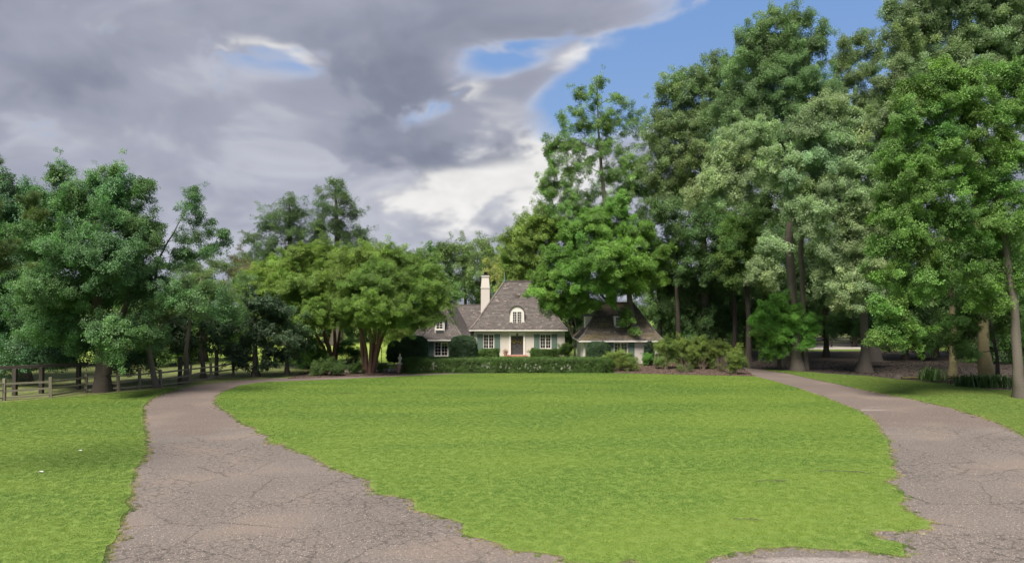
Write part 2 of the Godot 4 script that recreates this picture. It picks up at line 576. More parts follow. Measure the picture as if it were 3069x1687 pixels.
var bellies := [
	[-0.155, 0.315, 0.085, 0.055, -0.35, 0.75], [-0.14, 0.195, 0.13, 0.026, -0.1, 0.7], [-0.03, 0.2, 0.07, 0.02, -0.2, 0.5], [-0.62, 0.31, 0.12, 0.03, 0.25, 0.4], [-0.45, 0.26, 0.08, 0.02, 0.2, 0.2], [-0.14, 0.17, 0.04, 0.02, 0.3, 0.4], [0.0, 0.40, 0.12, 0.03, 0.1, 0.2],
]


func blobs(list: Array, u: float, v: float) -> float:
	var sum := 0.0
	for e in list:
		var du: float = u - e[0]
		var dv: float = v - e[1]
		if absf(du) > 0.7 or absf(dv) > 0.5: continue
		var a: float = (du * cos(e[4]) + dv * sin(e[4])) / e[2]
		var b: float = (dv * cos(e[4]) - du * sin(e[4])) / e[3]
		var q := a * a + b * b
		if q < 7.0:
			sum += e[5] * exp(-q * 0.7)
	return sum


func sky_at(az: float, el: float) -> Vector3:
	var warp: FastNoiseLite = sky_noise[0]
	var ce := cos(el)
	var se := sin(el)
	var d := Vector3(sin(az) * ce, se, -cos(az) * ce)
	var p := Vector3(d.x * 1.9, d.z * 1.9, se * 3.6)
	var wx := warp.get_noise_3d(p.x, p.y, 3.0 + p.z)
	var wy := warp.get_noise_3d(p.x, p.y, 17.0 + p.z)
	p += Vector3(wx, wy, 0) * 0.32
	var a: float = sky_noise[1].get_noise_3dv(p)
	var f: float = sky_noise[2].get_noise_3dv(p) * 0.55 - (sky_noise[4].get_noise_3dv(p) - 0.1) * 0.5      # rounded billows with sharp creases
	var e: float = sky_noise[3].get_noise_3dv(p)
	var dens := 0.5 + a * 0.95 + f * 0.55 + e * 0.16
	var heavy := 0.58 + a * 0.6 + f * 0.8
	var white := maxf(0.0, 0.25 - dens + f * 0.5) * 0.8
	if d.z < -0.45:
		var u := d.x / -d.z + wx * 0.06 + f * 0.05 + e * 0.022
		var v := se / (-d.z) + wy * 0.035 + f * 0.035 + e * 0.018
		var frame := clampf(1.4 - absf(u) * 0.55, 0.0, 1.0)
		dens = lerpf(dens, 0.55 + a * 0.4 + f * 0.75 + e * 0.28, frame) + blobs(openings, u, v)
		heavy = lerpf(heavy, 0.68 + a * 0.6 + f * 0.85 + e * 0.2, frame) + blobs(bellies, u, v)
		white = lerpf(white, 0.0, frame) + blobs(rims, u, v) * (0.95 + f * 1.1 + e * 0.5)
	dens += 0.45 * (1.0 - smoothstep(0.02, 0.24, se))      # the deck closes up towards the horizon
	var cover := smoothstep(-0.42, 0.5, dens + e * 0.2)
	var blue := Vector3(0.12, 0.275, 0.63).lerp(Vector3(0.44, 0.60, 0.83), pow(1.0 - maxf(se, 0.0), 3.0))
	var t := heavy * smoothstep(0.0, 0.9, dens + 0.2)
	var c := Vector3(0.55, 0.57, 0.655).lerp(Vector3(0.365, 0.385, 0.475), smoothstep(0.1, 0.6, t))
	c = c.lerp(Vector3(0.235, 0.26, 0.34), smoothstep(0.55, 1.25, t))
	c = c.lerp(Vector3(0.84, 0.83, 0.82), smoothstep(0.1, 1.1, white))
	c *= 1.0 + f * 0.14 + e * 0.12
	return blue.lerp(c, maxf(cover, smoothstep(0.25, 1.2, white)))


func sky_part(x0: int, x1: int, y0: int, y1: int, wide: int, high: int) -> Image:
	var row := PackedFloat32Array()
	row.resize((x1 - x0) * (y1 - y0) * 3)
	var k := 0
	for y in range(y0, y1):
		var el := maxf(PI / 2 - PI * (y + 0.5) / high, -0.02)
		for x in range(x0, x1):
			var c := sky_at(TAU * (x + 0.5) / wide - PI, el)
			row[k] = c.x
			row[k + 1] = c.y
			row[k + 2] = c.z
			k += 3
	return Image.create_from_data(x1 - x0, y1 - y0, false, Image.FORMAT_RGBF, row.to_byte_array())


func make_sky() -> Sky:
	sky_noise = [noise(41, 0.9, 3), noise(42, 0.55, 5), noise(43, 2.6, 5), noise(44, 9.0, 4), noise(45, 1.5, 4)]
	sky_noise[4].fractal_type = FastNoiseLite.FRACTAL_RIDGED
	# the whole dome coarsely, then the part before the camera again with fine steps
	var im := Image.create_empty(SKY_W / 6, SKY_H / 6, false, Image.FORMAT_RGBF)
	im.fill(Color(0.3, 0.32, 0.36))
	im.blit_rect(sky_part(0, SKY_W / 6, 0, SKY_H / 12 + 4, SKY_W / 6, SKY_H / 6), Rect2i(0, 0, SKY_W / 6, SKY_H / 12 + 4), Vector2i.ZERO)
	im.resize(SKY_W, SKY_H, Image.INTERPOLATE_CUBIC)
	var x0 := int(SKY_W * 0.385)
	var y0 := int(SKY_H * 0.36)
	var near := sky_part(x0, SKY_W - x0, y0, SKY_H / 2 + 4, SKY_W, SKY_H)
	im.blit_rect(near, Rect2i(Vector2i.ZERO, near.get_size()), Vector2i(x0, y0))
	# a panorama begins at -z: turn it by half
	var turned := Image.create_empty(SKY_W, SKY_H, false, Image.FORMAT_RGBF)
	turned.blit_rect(im, Rect2i(SKY_W / 2, 0, SKY_W / 2, SKY_H), Vector2i.ZERO)
	turned.blit_rect(im, Rect2i(0, 0, SKY_W / 2, SKY_H), Vector2i(SKY_W / 2, 0))
	im = turned
	var m := PanoramaSkyMaterial.new()
	m.panorama = ImageTexture.create_from_image(im)
	var s := Sky.new()
	s.sky_material = m
	return s


# ---------------------------------------------------------------- ground
func outline(flat: Array) -> PackedVector2Array:
	var p := PackedVector2Array()
	for k in flat.size() / 2:
		p.append(Vector2(flat[k * 2], flat[k * 2 + 1]))
	return p


# more corners along an outline, moved about by up to `rough` metres
func ragged(p: PackedVector2Array, step: float, rough: float, seed_: int) -> PackedVector2Array:
	var f := noise(seed_, 0.9, 4)
	var out := PackedVector2Array()
	for k in p.size():
		var a := p[k]
		var b := p[(k + 1) % p.size()]
		var cuts := maxi(1, int(a.distance_to(b) / step))
		for c in cuts:
			var q := a.lerp(b, float(c) / cuts)
			out.append(q + Vector2(f.get_noise_2d(q.x, q.y), f.get_noise_2d(q.x + 71, q.y)) * rough * (0.35 + 0.65 * smoothstep(-45.0, -28.0, q.y)))
	return out


func sheet(called: String, p: PackedVector2Array, y: float, m: Material, area := Rect2()) -> MeshInstance3D:
	var b := Builder.new()
	for q in p:
		b.vert(Vector3(q.x, y, q.y), Vector3.UP, (q - area.position) / area.size if area.size.x > 0 else q)
	var tri := Geometry2D.triangulate_polygon(p)
	for k in tri.size() / 3:
		var a := p[tri[k * 3]]
		var c := p[tri[k * 3 + 1]]
		var d := p[tri[k * 3 + 2]]
		if (c - a).cross(d - a) < 0:
			b.i.append_array([tri[k * 3], tri[k * 3 + 2], tri[k * 3 + 1]])
		else:
			b.i.append_array([tri[k * 3], tri[k * 3 + 1], tri[k * 3 + 2]])
	return structure(called, b.mesh(), m)


var drive_out := PackedVector2Array()
var lawn := PackedVector2Array()
var left_verge := PackedVector2Array()
var right_verge := PackedVector2Array()
var drive_area := Rect2(-34, -74, 70, 62)
const BAKE := 1800


func crossings(p: PackedVector2Array, z: float) -> PackedFloat32Array:
	var out := PackedFloat32Array()
	for k in p.size():
		var a := p[k]
		var b := p[(k + 1) % p.size()]
		if (a.y > z) != (b.y > z):
			out.append(a.x + (z - a.y) / (b.y - a.y) * (b.x - a.x))
	out.sort()
	return out


# the drive's colour: old chip-seal, pinkish grey, alligator cracks in places, pale patches where the top has gone
func drive_image() -> Image:
	var c1 := noise(51, 0.095, 1, FastNoiseLite.TYPE_CELLULAR)
	c1.cellular_return_type = FastNoiseLite.RETURN_DISTANCE2_SUB
	c1.cellular_jitter = 1.0
	c1.domain_warp_enabled = true
	c1.domain_warp_amplitude = 9.0
	c1.domain_warp_frequency = 0.04
	var c2: FastNoiseLite = c1.duplicate()
	c2.seed = 52
	c2.frequency = 0.013
	var crack := c1.get_image(BAKE, BAKE, false, false, true).get_data()
	var crack2 := c2.get_image(BAKE, BAKE, false, false, true).get_data()
	var fine := noise(53, 0.42, 2).get_image(BAKE, BAKE, false, false, true).get_data()
	var broad := noise(54, 0.0065, 4).get_image(BAKE, BAKE, false, false, true).get_data()
	var where := noise(55, 0.006, 2).get_image(BAKE, BAKE, false, false, true).get_data()
	var worn := [[20.6, -41.3, 1.9, 0.22], [19.6, -44.6, 0.75, 0.14], [21.9, -42.5, 0.6, 0.05], [7.6, -17.5, 1.5, 0.2]]
	var srgb := PackedByteArray()
	for k in 1024: srgb.append(int(Color(k / 1023.0, 0, 0).linear_to_srgb().r * 255))
	var out := PackedByteArray()
	out.resize(BAKE * BAKE * 3)
	out.fill(120)
	for y in BAKE:
		var wz := drive_area.position.y + drive_area.size.y * (y + 0.5) / BAKE
		var outer := crossings(drive_out, wz)
		var inner := crossings(lawn, wz)
		if outer.size() < 2: continue
		for x in BAKE:
			var wx := drive_area.position.x + drive_area.size.x * (x + 0.5) / BAKE
			if wx < outer[0] - 0.5 or wx > outer[-1] + 0.5: continue
			if inner.size() > 1 and wx > inner[0] + 3.5 and wx < inner[-1] - 3.5 and wz < -19.5: continue
			var k := y * BAKE + x
			var g := fine[k] / 255.0
			var b := broad[k] / 127.5 - 1.0
			var near := smoothstep(-1.2, 1.2, wz + 35.0 + b * 4.0)     # the far stretch was resurfaced: no cracks there, redder stone
			var stone := Vector3(0.106, 0.085, 0.077).lerp(Vector3(0.111, 0.097, 0.09), near)
			var c := stone * (0.4 + g * 1.15 + b * 0.14)
			c = c.lerp(Vector3(0.142, 0.112, 0.095), clampf(b * 1.1 - 0.15, 0.0, 0.5))
			if near > 0.0:
				if crack[k] < 18: c *= 1.0 - 0.45 * near * clampf((where[k] / 127.5 - 1.0) * 2.4 + 0.15, 0.0, 1.0)
				if crack2[k] < 3: c *= 1.0 - 0.45 * near
			for s in worn:    # patches worn down to white stone
				if absf(wx - s[0]) < s[2] * 1.3 and absf(wz - s[1]) < s[3] * 1.3:
					if pow((wx - s[0]) / s[2], 2) + pow((wz - s[1]) / s[3], 2) + (g - 0.5) * 2.2 + b < 0.9:
						c = Vector3(0.2, 0.183, 0.176) * (0.6 + g * 0.7)
			out[k * 3] = srgb[int(clampf(c.x, 0, 1) * 1023)]
			out[k * 3 + 1] = srgb[int(clampf(c.y, 0, 1) * 1023)]
			out[k * 3 + 2] = srgb[int(clampf(c.z, 0, 1) * 1023)]
	return Image.create_from_data(BAKE, BAKE, false, Image.FORMAT_RGB8, out)


func drive_material() -> StandardMaterial3D:
	var m := plain("drive", Color.WHITE, 0.92)
	m.albedo_texture = ImageTexture.create_from_image(drive_image())
	m.heightmap_enabled = true
	m.heightmap_texture = m.albedo_texture
	m.heightmap_scale = 1.0
	return m


func grass_over(called: String, label: String, p: PackedVector2Array, y: float, step: float, tones: Array, seed_: int, high := 1.0):
	var box := Rect2(p[0], Vector2.ZERO)
	for q in p: box = box.expand(q)
	var bufs := [PackedFloat32Array(), PackedFloat32Array(), PackedFloat32Array()]
	var streak := noise(seed_, 0.1, 4)
	var patch := noise(seed_ + 1, 0.28, 4)
	var small := noise(seed_ + 2, 1.1, 2)
	var z := box.position.y
	while z < box.end.y:
		var x := box.position.x
		while x < box.end.x:
			var q := Vector2(x + rng.randf_range(-0.5, 0.5) * step, z + rng.randf_range(-0.5, 0.5) * step)
			x += step
			if not Geometry2D.is_point_in_polygon(q, p): continue
			var t := 0.5 + streak.get_noise_2d(q.x * 0.45, q.y * 1.7) * 1.05 + patch.get_noise_2d(q.x * 0.8, q.y * 1.3) * 0.55 + small.get_noise_2dv(q) * 0.1 + rng.randfn(0, 0.02)
			var c: Color = tones[0].lerp(tones[1], clampf(t, 0, 1))
			c = c.lerp(tones[2], clampf((t - 1.05) * 1.2, 0, 0.7))
			var s := rng.randf_range(0.85, 1.15)
			var h := high * rng.randf_range(0.9, 1.1)
			var a := rng.randf() * TAU
			push(bufs[rng.randi() % 3], Basis(Vector3(cos(a) * s, 0, sin(a) * s), Vector3(rng.randfn(0, 0.04), h, rng.randfn(0, 0.04)), Vector3(-sin(a) * s, 0, cos(a) * s)), Vector3(q.x, y, q.y), c)
		z += step
	# longer, drier tufts hanging over the edge
	var rag := noise(seed_ + 5, 0.5, 3)
	for k in p.size():
		var a := p[k]
		var b := p[(k + 1) % p.size()]
		if minf(a.y, b.y) < -52 or maxf(a.y, b.y) > -12: continue
		for c in int(a.distance_to(b) / 0.05):
			var q := a.lerp(b, rng.randf()) + Vector2(rng.randfn(), rng.randfn()) * 0.13
			var dry := clampf(0.8 + rag.get_noise_2dv(q) * 1.2 + rng.randfn(0, 0.2), 0, 1)
			var col: Color = tones[0].lerp(Color(0.36, 0.315, 0.19), dry * 0.92)
			var s := rng.randf_range(0.3, 0.6)
			push(bufs[rng.randi() % 3], Basis(Vector3(s, 0, 0), Vector3(rng.randfn(0, 0.4), rng.randf_range(1.0, 2.3), rng.randfn(0, 0.4)), Vector3(0, 0, s)), Vector3(q.x, y - 0.015, q.y), col)
	var root := thing(called, label, "grass")
	root.set_meta("kind", "stuff")
	for k in 3:
		many("blades", mats["patch%d" % k], mats.grass, bufs[k], root)


func make_ground():
	for k in 3:
		mats["patch%d" % k] = grass_patch(200 + k, 150, 0.15, 0.032, 0.012)
	var g := Builder.new()
	g.quad(Vector3(-400, -0.012, 40), Vector3(400, -0.012, 40), Vector3(400, -0.012, -600), Vector3(-400, -0.012, -600))
	structure("ground", g.mesh(), mats.soil_grass)
	drive_out = ragged(outline([-9.19, -15.71, -9.88, -17.17, -10.55, -18.43, -10.75, -19.36, -11.2, -20.19, -11.79, -21.69, -12.4, -22.74, -12.58, -23.46, -13.15, -24.43, -13.76, -25.78, -14.47, -27.02, -14.86, -28.5, -15.41, -29.76, -17.52, -33.69, -19.3, -36.91, -22.11, -42.22, -23.26, -45.19, -23.91, -47.91, -23.92, -50.98, -23.68, -53.61, -22.86, -54.92, -21.96, -56.29, -20.09, -57.74, -17.59, -59, -11.41, -60.58, -3.99, -62.55, 7.94, -63.13, 16.76, -62.55, 20.25, -66.23, 22.22, -68.93, 22.45, -66.23, 23.77, -64.95, 24.15, -61.52, 24.48, -57.13, 24.92, -53.7, 25.33, -48.95, 25.97, -45.49, 26.11, -41.83, 25.81, -39.09, 25.26, -36.32, 24.19, -33.28, 22.68, -28.75, 20.03, -20.47, 17.6, -15.71]), 0.4, 0.16, 61)
	lawn = ragged(outline([-3.93, -61.69, -11.03, -58.56, -16.74, -56.06, -19.5, -55.14, -20.39, -52.98, -20.15, -49.31, -19.48, -46.59, -18.68, -44.59, -17.36, -42.09, -16.24, -40.45, -14.99, -38.38, -13.88, -36.61, -12.72, -35.28, -12.24, -34.12, -11.4, -33.44, -11.15, -32.32, -10.7, -31.57, -10.24, -31.57, -9.4, -30.36, -8.35, -29.24, -6.83, -27.02, -5.13, -25.25, -4.56, -23.46, -3.19, -22.74, -2.97, -21.76, -2.05, -20.91, -1.34, -20.38, -1.31, -19.41, -0.39, -18.69, 0.12, -18.13, 1.22, -17.8, 1.36, -17.39, 2.47, -17.21, 3.02, -17.61, 3.2, -17.3, 3.31, -16.68, 4.36, -16.89, 5.05, -17.71, 6.42, -18.33, 7.21, -18.41, 8.39, -18.23, 9.5, -17.97, 9.8, -17.75, 10.23, -18.61, 9.78, -19.3, 10.02, -19.64, 11.82, -19.87, 12.01, -20.32, 11.89, -21.24, 12.1, -22.26, 12.82, -23.09, 13.17, -24.97, 14.03, -25.88, 14.42, -27.02, 15.19, -28.09, 15.55, -29.24, 16.79, -31.57, 17.74, -33.95, 18.73, -36.32, 19.54, -38.71, 20.14, -41.83, 20.57, -46.11, 20.77, -50.6, 20.76, -55.37, 20.42, -59.26, 17.2, -60.18, 7.81, -62.12]), 0.22, 0.17, 62)
	sheet("driveway", drive_out, 0.0, drive_material(), drive_area)
	sheet("lawn", lawn, 0.02, mats.soil_grass)
	var edge := Builder.new()           # the turf's cut edge, a few centimetres of soil
	for k in lawn.size():
		var a := lawn[k]
		var b := lawn[(k + 1) % lawn.size()]
		edge.quad(Vector3(a.x, -0.02, a.y), Vector3(b.x, -0.02, b.y), Vector3(b.x, 0.02, b.y), Vector3(a.x, 0.02, a.y))
	structure("lawn_edge", edge.mesh(), mats.thatch)
	left_verge = ragged(outline([-9.19, -15.71, -9.88, -17.17, -10.55, -18.43, -10.75, -19.36, -11.2, -20.19, -11.79, -21.69, -12.4, -22.74, -12.58, -23.46, -13.15, -24.43, -13.76, -25.78, -14.47, -27.02, -14.86, -28.5, -15.41, -29.76, -17.52, -33.69, -19.3, -36.91, -22.11, -42.22, -23.26, -45.19, -23.91, -47.91, -23.92, -50.98, -25.17, -51.37, -26.22, -49.67, -28.02, -47.91, -29.92, -45.95, -32.09, -44.15, -35.58, -40.94, -36.23, -31.42, -22.58, -15.71]), 0.22, 0.16, 63)
	right_verge = ragged(outline([23.05, -65.27, 24.15, -61.52, 24.48, -57.13, 24.92, -53.7, 25.33, -48.95, 25.97, -45.49, 26.11, -41.83, 25.81, -39.09, 25.26, -36.32, 24.19, -33.28, 22.68, -28.75, 26.76, -28.75, 37.66, -45.03, 36.11, -49.67, 34.06, -50.79, 33.31, -54.7, 31.34, -56.77, 30.04, -59.52, 27.51, -61.41, 26.01, -63.43]), 0.22, 0.16, 64)
	sheet("left_lawn", left_verge, 0.03, mats.soil_grass)
	sheet("right_lawn", right_verge, 0.03, mats.soil_grass)
	# beyond: rough pasture behind the fence, a bright field farther off, woodland floor on the right
	sheet("pasture", outline([-46.95, -33.78, -35.36, -40.69, -32.09, -44.15, -29.92, -45.95, -28.02, -47.91, -26.22, -49.67, -23.92, -50.98, -20.09, -57.74, -17.29, -61.41, -17.82, -70.37, -28.41, -71.86, -72.66, -71.86]), -0.004, mats.meadow)
	sheet("field", outline([-94.09, -72.64, -28.71, -72.64, -17.67, -71.11, -9.92, -71.11, -17.13, -122.82, -228.92, -122.82]), -0.006, mats.far_field)
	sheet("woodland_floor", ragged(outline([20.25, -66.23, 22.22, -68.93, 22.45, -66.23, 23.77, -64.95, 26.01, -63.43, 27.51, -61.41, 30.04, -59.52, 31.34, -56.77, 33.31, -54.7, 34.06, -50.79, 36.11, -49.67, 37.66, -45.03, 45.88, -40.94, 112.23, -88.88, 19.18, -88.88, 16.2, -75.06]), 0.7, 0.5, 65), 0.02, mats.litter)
	sheet("far_road", outline([36.81, -91.91, 48.79, -93.18, 55.28, -105.55, 41.95, -104.73]), -0.004, mats.concrete)
	sheet("far_pasture", outline([22.28, -105.55, 116.93, -108.95, 263.62, -245.64, 51.84, -245.64]), -0.007, mats.meadow)
	sheet("flower_bed", ragged(outline([-18.45, -57.74, -14.87, -58.74, -9.51, -60.58, -10.01, -63.73, -12.06, -66.23, -16.14, -67.55, -18.29, -64.95, -18.46, -61.41]), 0.5, 0.5, 66), 0.012, mats.mulch)
	sheet("shrub_bed", ragged(outline([7.88, -62.69, 10.68, -61.69, 14.98, -60.18, 18.76, -59.52, 20.6, -59.78, 21.77, -66.55, 20.27, -71.86, 14.64, -72.64, 9.55, -68.23]), 0.5, 0.4, 67), 0.012, mats.mulch)
	sheet("garden_path", outline([-15.1, -62.55, -10.34, -63.73, -10.58, -65.58, -15.22, -64.95]), 0.02, mats.concrete)
	var sunny := [Color(0.076, 0.166, 0.016), Color(0.155, 0.242, 0.03), Color(0.225, 0.262, 0.065)]
	grass_over("lawn_grass", "short mown grass of the round lawn inside the drive", lawn, 0.02, 0.2, sunny, 70)
	grass_over("left_verge_grass", "short mown grass between the left drive and the rail fence", left_verge, 0.03, 0.2, [Color(0.07, 0.155, 0.015), Color(0.138, 0.22, 0.027), Color(0.2, 0.235, 0.06)], 80)
	grass_over("right_verge_grass", "short grass between the right drive and the wood", right_verge, 0.03, 0.2, [Color(0.09, 0.165, 0.025), Color(0.14, 0.20, 0.038), Color(0.18, 0.17, 0.06)], 90)
	# bark chips on the beds, fallen leaves under the wood
	var chip := Builder.new()
	chip.obox(Vector3.ZERO, Vector3(0.05, 0.012, 0.022), Basis())
	var chips := PackedFloat32Array()
	var dead := PackedFloat32Array()
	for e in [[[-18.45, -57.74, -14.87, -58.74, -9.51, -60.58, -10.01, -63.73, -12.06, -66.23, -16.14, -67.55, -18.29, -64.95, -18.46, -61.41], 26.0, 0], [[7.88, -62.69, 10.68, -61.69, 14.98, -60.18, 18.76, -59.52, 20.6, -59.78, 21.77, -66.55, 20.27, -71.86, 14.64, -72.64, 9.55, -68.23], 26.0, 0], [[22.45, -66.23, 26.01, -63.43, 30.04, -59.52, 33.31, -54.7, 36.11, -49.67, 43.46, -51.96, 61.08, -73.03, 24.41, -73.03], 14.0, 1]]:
		var p := outline(e[0])
		var box := Rect2(p[0], Vector2.ZERO)
		for q in p: box = box.expand(q)
		for k in int(box.get_area() * e[1]):
			var q := Vector2(rng.randf_range(box.position.x, box.end.x), rng.randf_range(box.position.y, box.end.y))
			if not Geometry2D.is_point_in_polygon(q, p): continue
			var t := rng.randf_range(0.5, 1.4)
			push(chips if e[2] == 0 else dead, Basis.from_euler(Vector3(rng.randfn(0, 0.3), rng.randf() * TAU, rng.randfn(0, 0.3))).scaled(Vector3.ONE * rng.randf_range(0.7, 1.6)), Vector3(q.x, 0.03, q.y), Color(0.08 * t, 0.054 * t, 0.042 * t) if e[2] == 0 else Color(0.036 * t, 0.025 * t, 0.019 * t))  # fallen leaves are coloured darker to stand in for canopy shade
	var cm := many("bark_chips", chip.mesh(), mats.tinted, chips)
	tag(cm, "brown bark chips strewn over the planting beds", "mulch")
	var lf := Builder.new()
	leaf(lf, Vector3.ZERO, Vector3(0, 0.1, 1).normalized(), Vector3.UP, 0.13, 0.08)
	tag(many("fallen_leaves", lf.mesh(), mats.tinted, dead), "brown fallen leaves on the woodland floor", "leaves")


# ---------------------------------------------------------------- house
func roof_y(t: float, high: float, tf: float) -> float:
	var s := high / (1.0 - 0.275 * tf)
	return 0.45 * s * t + 0.275 * s / tf * t * t if t < tf else s * (t - 0.275 * tf)


# a hip roof with kicked-out eaves, laid in courses of shakes; e: eave x0, x1, z front, z back; r: ridge x0, x1, z front, z back
func hip_roof(parent: Node3D, e: Array, eave: float, r: Array, ridge: float, tf: float, seed_: int, mossy := 0.0):
	var g := RandomNumberGenerator.new()
	g.seed = seed_
	var o := parent.position
	var b := Builder.new(o)
	var slope := Vector2(e[2] - r[2], ridge - eave).length()
	var n := int(slope / 0.19)
	var streak := noise(seed_, 0.5, 3)
	var root := Node3D.new()
	root.name = "roof"
	parent.add_child(root, true)
	for side in 4:
		for k in n:
			var t0 := float(k) / n
			var t1 := float(k + 1) / n
			var q := []
			for t in [t0, t1]:
				var x0: float = lerpf(e[0], r[0], t)
				var x1: float = lerpf(e[1], r[1], t)
				var zf: float = lerpf(e[2], r[2], t)
				var zb: float = lerpf(e[3], r[3], t)
				var y := eave + roof_y(t, ridge - eave, tf)
				match side:
					0: q.append([Vector3(x0, y, zf), Vector3(x1, y, zf)])
					1: q.append([Vector3(x1, y, zf), Vector3(x1, y, zb)])
					2: q.append([Vector3(x1, y, zb), Vector3(x0, y, zb)])
					3: q.append([Vector3(x0, y, zb), Vector3(x0, y, zf)])
			var dir: Vector3 = (q[0][1] - q[0][0]).normalized()
			var nn: Vector3 = dir.cross((q[1][0] - q[0][0]).slide(dir)).normalized()
			if nn.y < 0: nn = -nn
			var l0: Vector3 = q[0][0]
			var len0: float = (q[0][1] - l0).dot(dir)
			var a1: float = (q[1][0] - l0).dot(dir)
			var b1: float = (q[1][1] - l0).dot(dir)
			var up: Vector3 = (q[1][0] - l0).slide(dir)
			var at := -g.randf() * 0.3
			while at < len0:
				var w := g.randf_range(0.16, 0.42)
				var s0 := clampf(at, 0, len0)
				var s1 := clampf(at + w - 0.008, 0, len0)
				var u0 := clampf(at, a1, b1)
				var u1 := clampf(at + w - 0.008, a1, b1)
				at += w
				if s1 - s0 < 0.01: continue
				var lift := nn * (0.022 + g.randf() * 0.016)
				var low := l0 - up.normalized() * g.randf_range(0.0, 0.02)
				var tone := g.randf_range(0.72, 1.2) * (1.0 + 0.3 * streak.get_noise_2d(s0 * 0.7 + side * 40, k * 0.9))
				var c := Color(0.084, 0.074, 0.072) * tone
				if g.randf() < 0.035: c = Color(0.16, 0.14, 0.132) * g.randf_range(0.8, 1.1)
				if mossy > 0: c = c.lerp(Color(0.12, 0.1, 0.05) * tone, clampf(mossy * (0.5 + streak.get_noise_2d(s0 * 0.25 + 9, k * 0.2) * 2.0), 0, 0.8))
				b.col = c * (1.3 if mossy > 0 else 1.0)
				b.quad(low + dir * s0 + lift, low + dir * s1 + lift, l0 + up + dir * u1 + nn * 0.004, l0 + up + dir * u0 + nn * 0.004)
				b.quad(low + dir * s0 - nn * 0.01, low + dir * s1 - nn * 0.01, low + dir * s1 + lift, low + dir * s0 + lift)
	var sh := put("shingles", b.mesh(), mats.tinted, root)
	sh.set_meta("kind", "stuff")
	# hip and ridge caps
	var cap := Builder.new(o)
	for corner in [[0, 2], [1, 2], [1, 3], [0, 3]]:
		for k in n:
			var p := []
			for t in [float(k) / n, float(k + 1) / n]:
				p.append(Vector3(lerpf(e[corner[0]], r[corner[0]], t), eave + roof_y(t, ridge - eave, tf) + 0.035, lerpf(e[corner[1]], r[corner[1]], t)))
			cap.col = Color(0.12, 0.105, 0.098) * g.randf_range(0.7, 1.2)
			cap.beam(p[0], p[1] + (p[1] - p[0]) * 0.15, 0.2, 0.05)
	var ra := Vector3(r[0], ridge + 0.04, r[2])
	var rb := Vector3(r[1], ridge + 0.04, r[3])
	if ra.distance_to(rb) > 0.05:
		cap.col = Color(0.115, 0.1, 0.095)
		cap.beam(ra, rb, 0.26, 0.09)
	put("ridge_caps", cap.mesh(), mats.tinted, root)
	# boarded soffit and white fascia under the eaves
	var f := Builder.new(o)
	f.box(Vector3(e[0] + 0.03, eave - 0.05, e[2] - 0.03), Vector3(e[1] - 0.03, eave - 0.03, e[3] + 0.03))
	f.box(Vector3(e[0], eave - 0.17, e[2] - 0.05), Vector3(e[1], eave - 0.01, e[2]))
	f.box(Vector3(e[0], eave - 0.17, e[3]), Vector3(e[1], eave - 0.01, e[3] + 0.05))
	f.box(Vector3(e[0], eave - 0.168, e[3] + 0.052), Vector3(e[0] + 0.05, eave - 0.012, e[2] - 0.052))
	f.box(Vector3(e[1] - 0.05, eave - 0.168, e[3] + 0.052), Vector3(e[1], eave - 0.012, e[2] - 0.052))
	put("fascia", f.mesh(), mats.white_trim, root)


# a wall facing +z with rectangular holes [x0, x1, y0, y1]
func front_wall(b: Builder, x0: float, x1: float, y0: float, y1: float, z: float, thick: float, holes: Array):
	var xs := [x0, x1]
	for h in holes: xs.append_array([h[0], h[1]])
	xs.sort()
	for k in xs.size() - 1:
		if xs[k + 1] - xs[k] < 0.001: continue
		var mid: float = (xs[k] + xs[k + 1]) / 2
		var cut := []
		for h in holes:
			if mid > h[0] and mid < h[1]: cut = h
		if cut.is_empty():
			b.box(Vector3(xs[k], y0, z - thick), Vector3(xs[k + 1], y1, z))
		else:
			if cut[2] > y0 + 0.01: b.box(Vector3(xs[k], y0, z - thick), Vector3(xs[k + 1], cut[2], z))
			if cut[3] < y1 - 0.01: b.box(Vector3(xs[k], cut[3], z - thick), Vector3(xs[k + 1], y1, z))


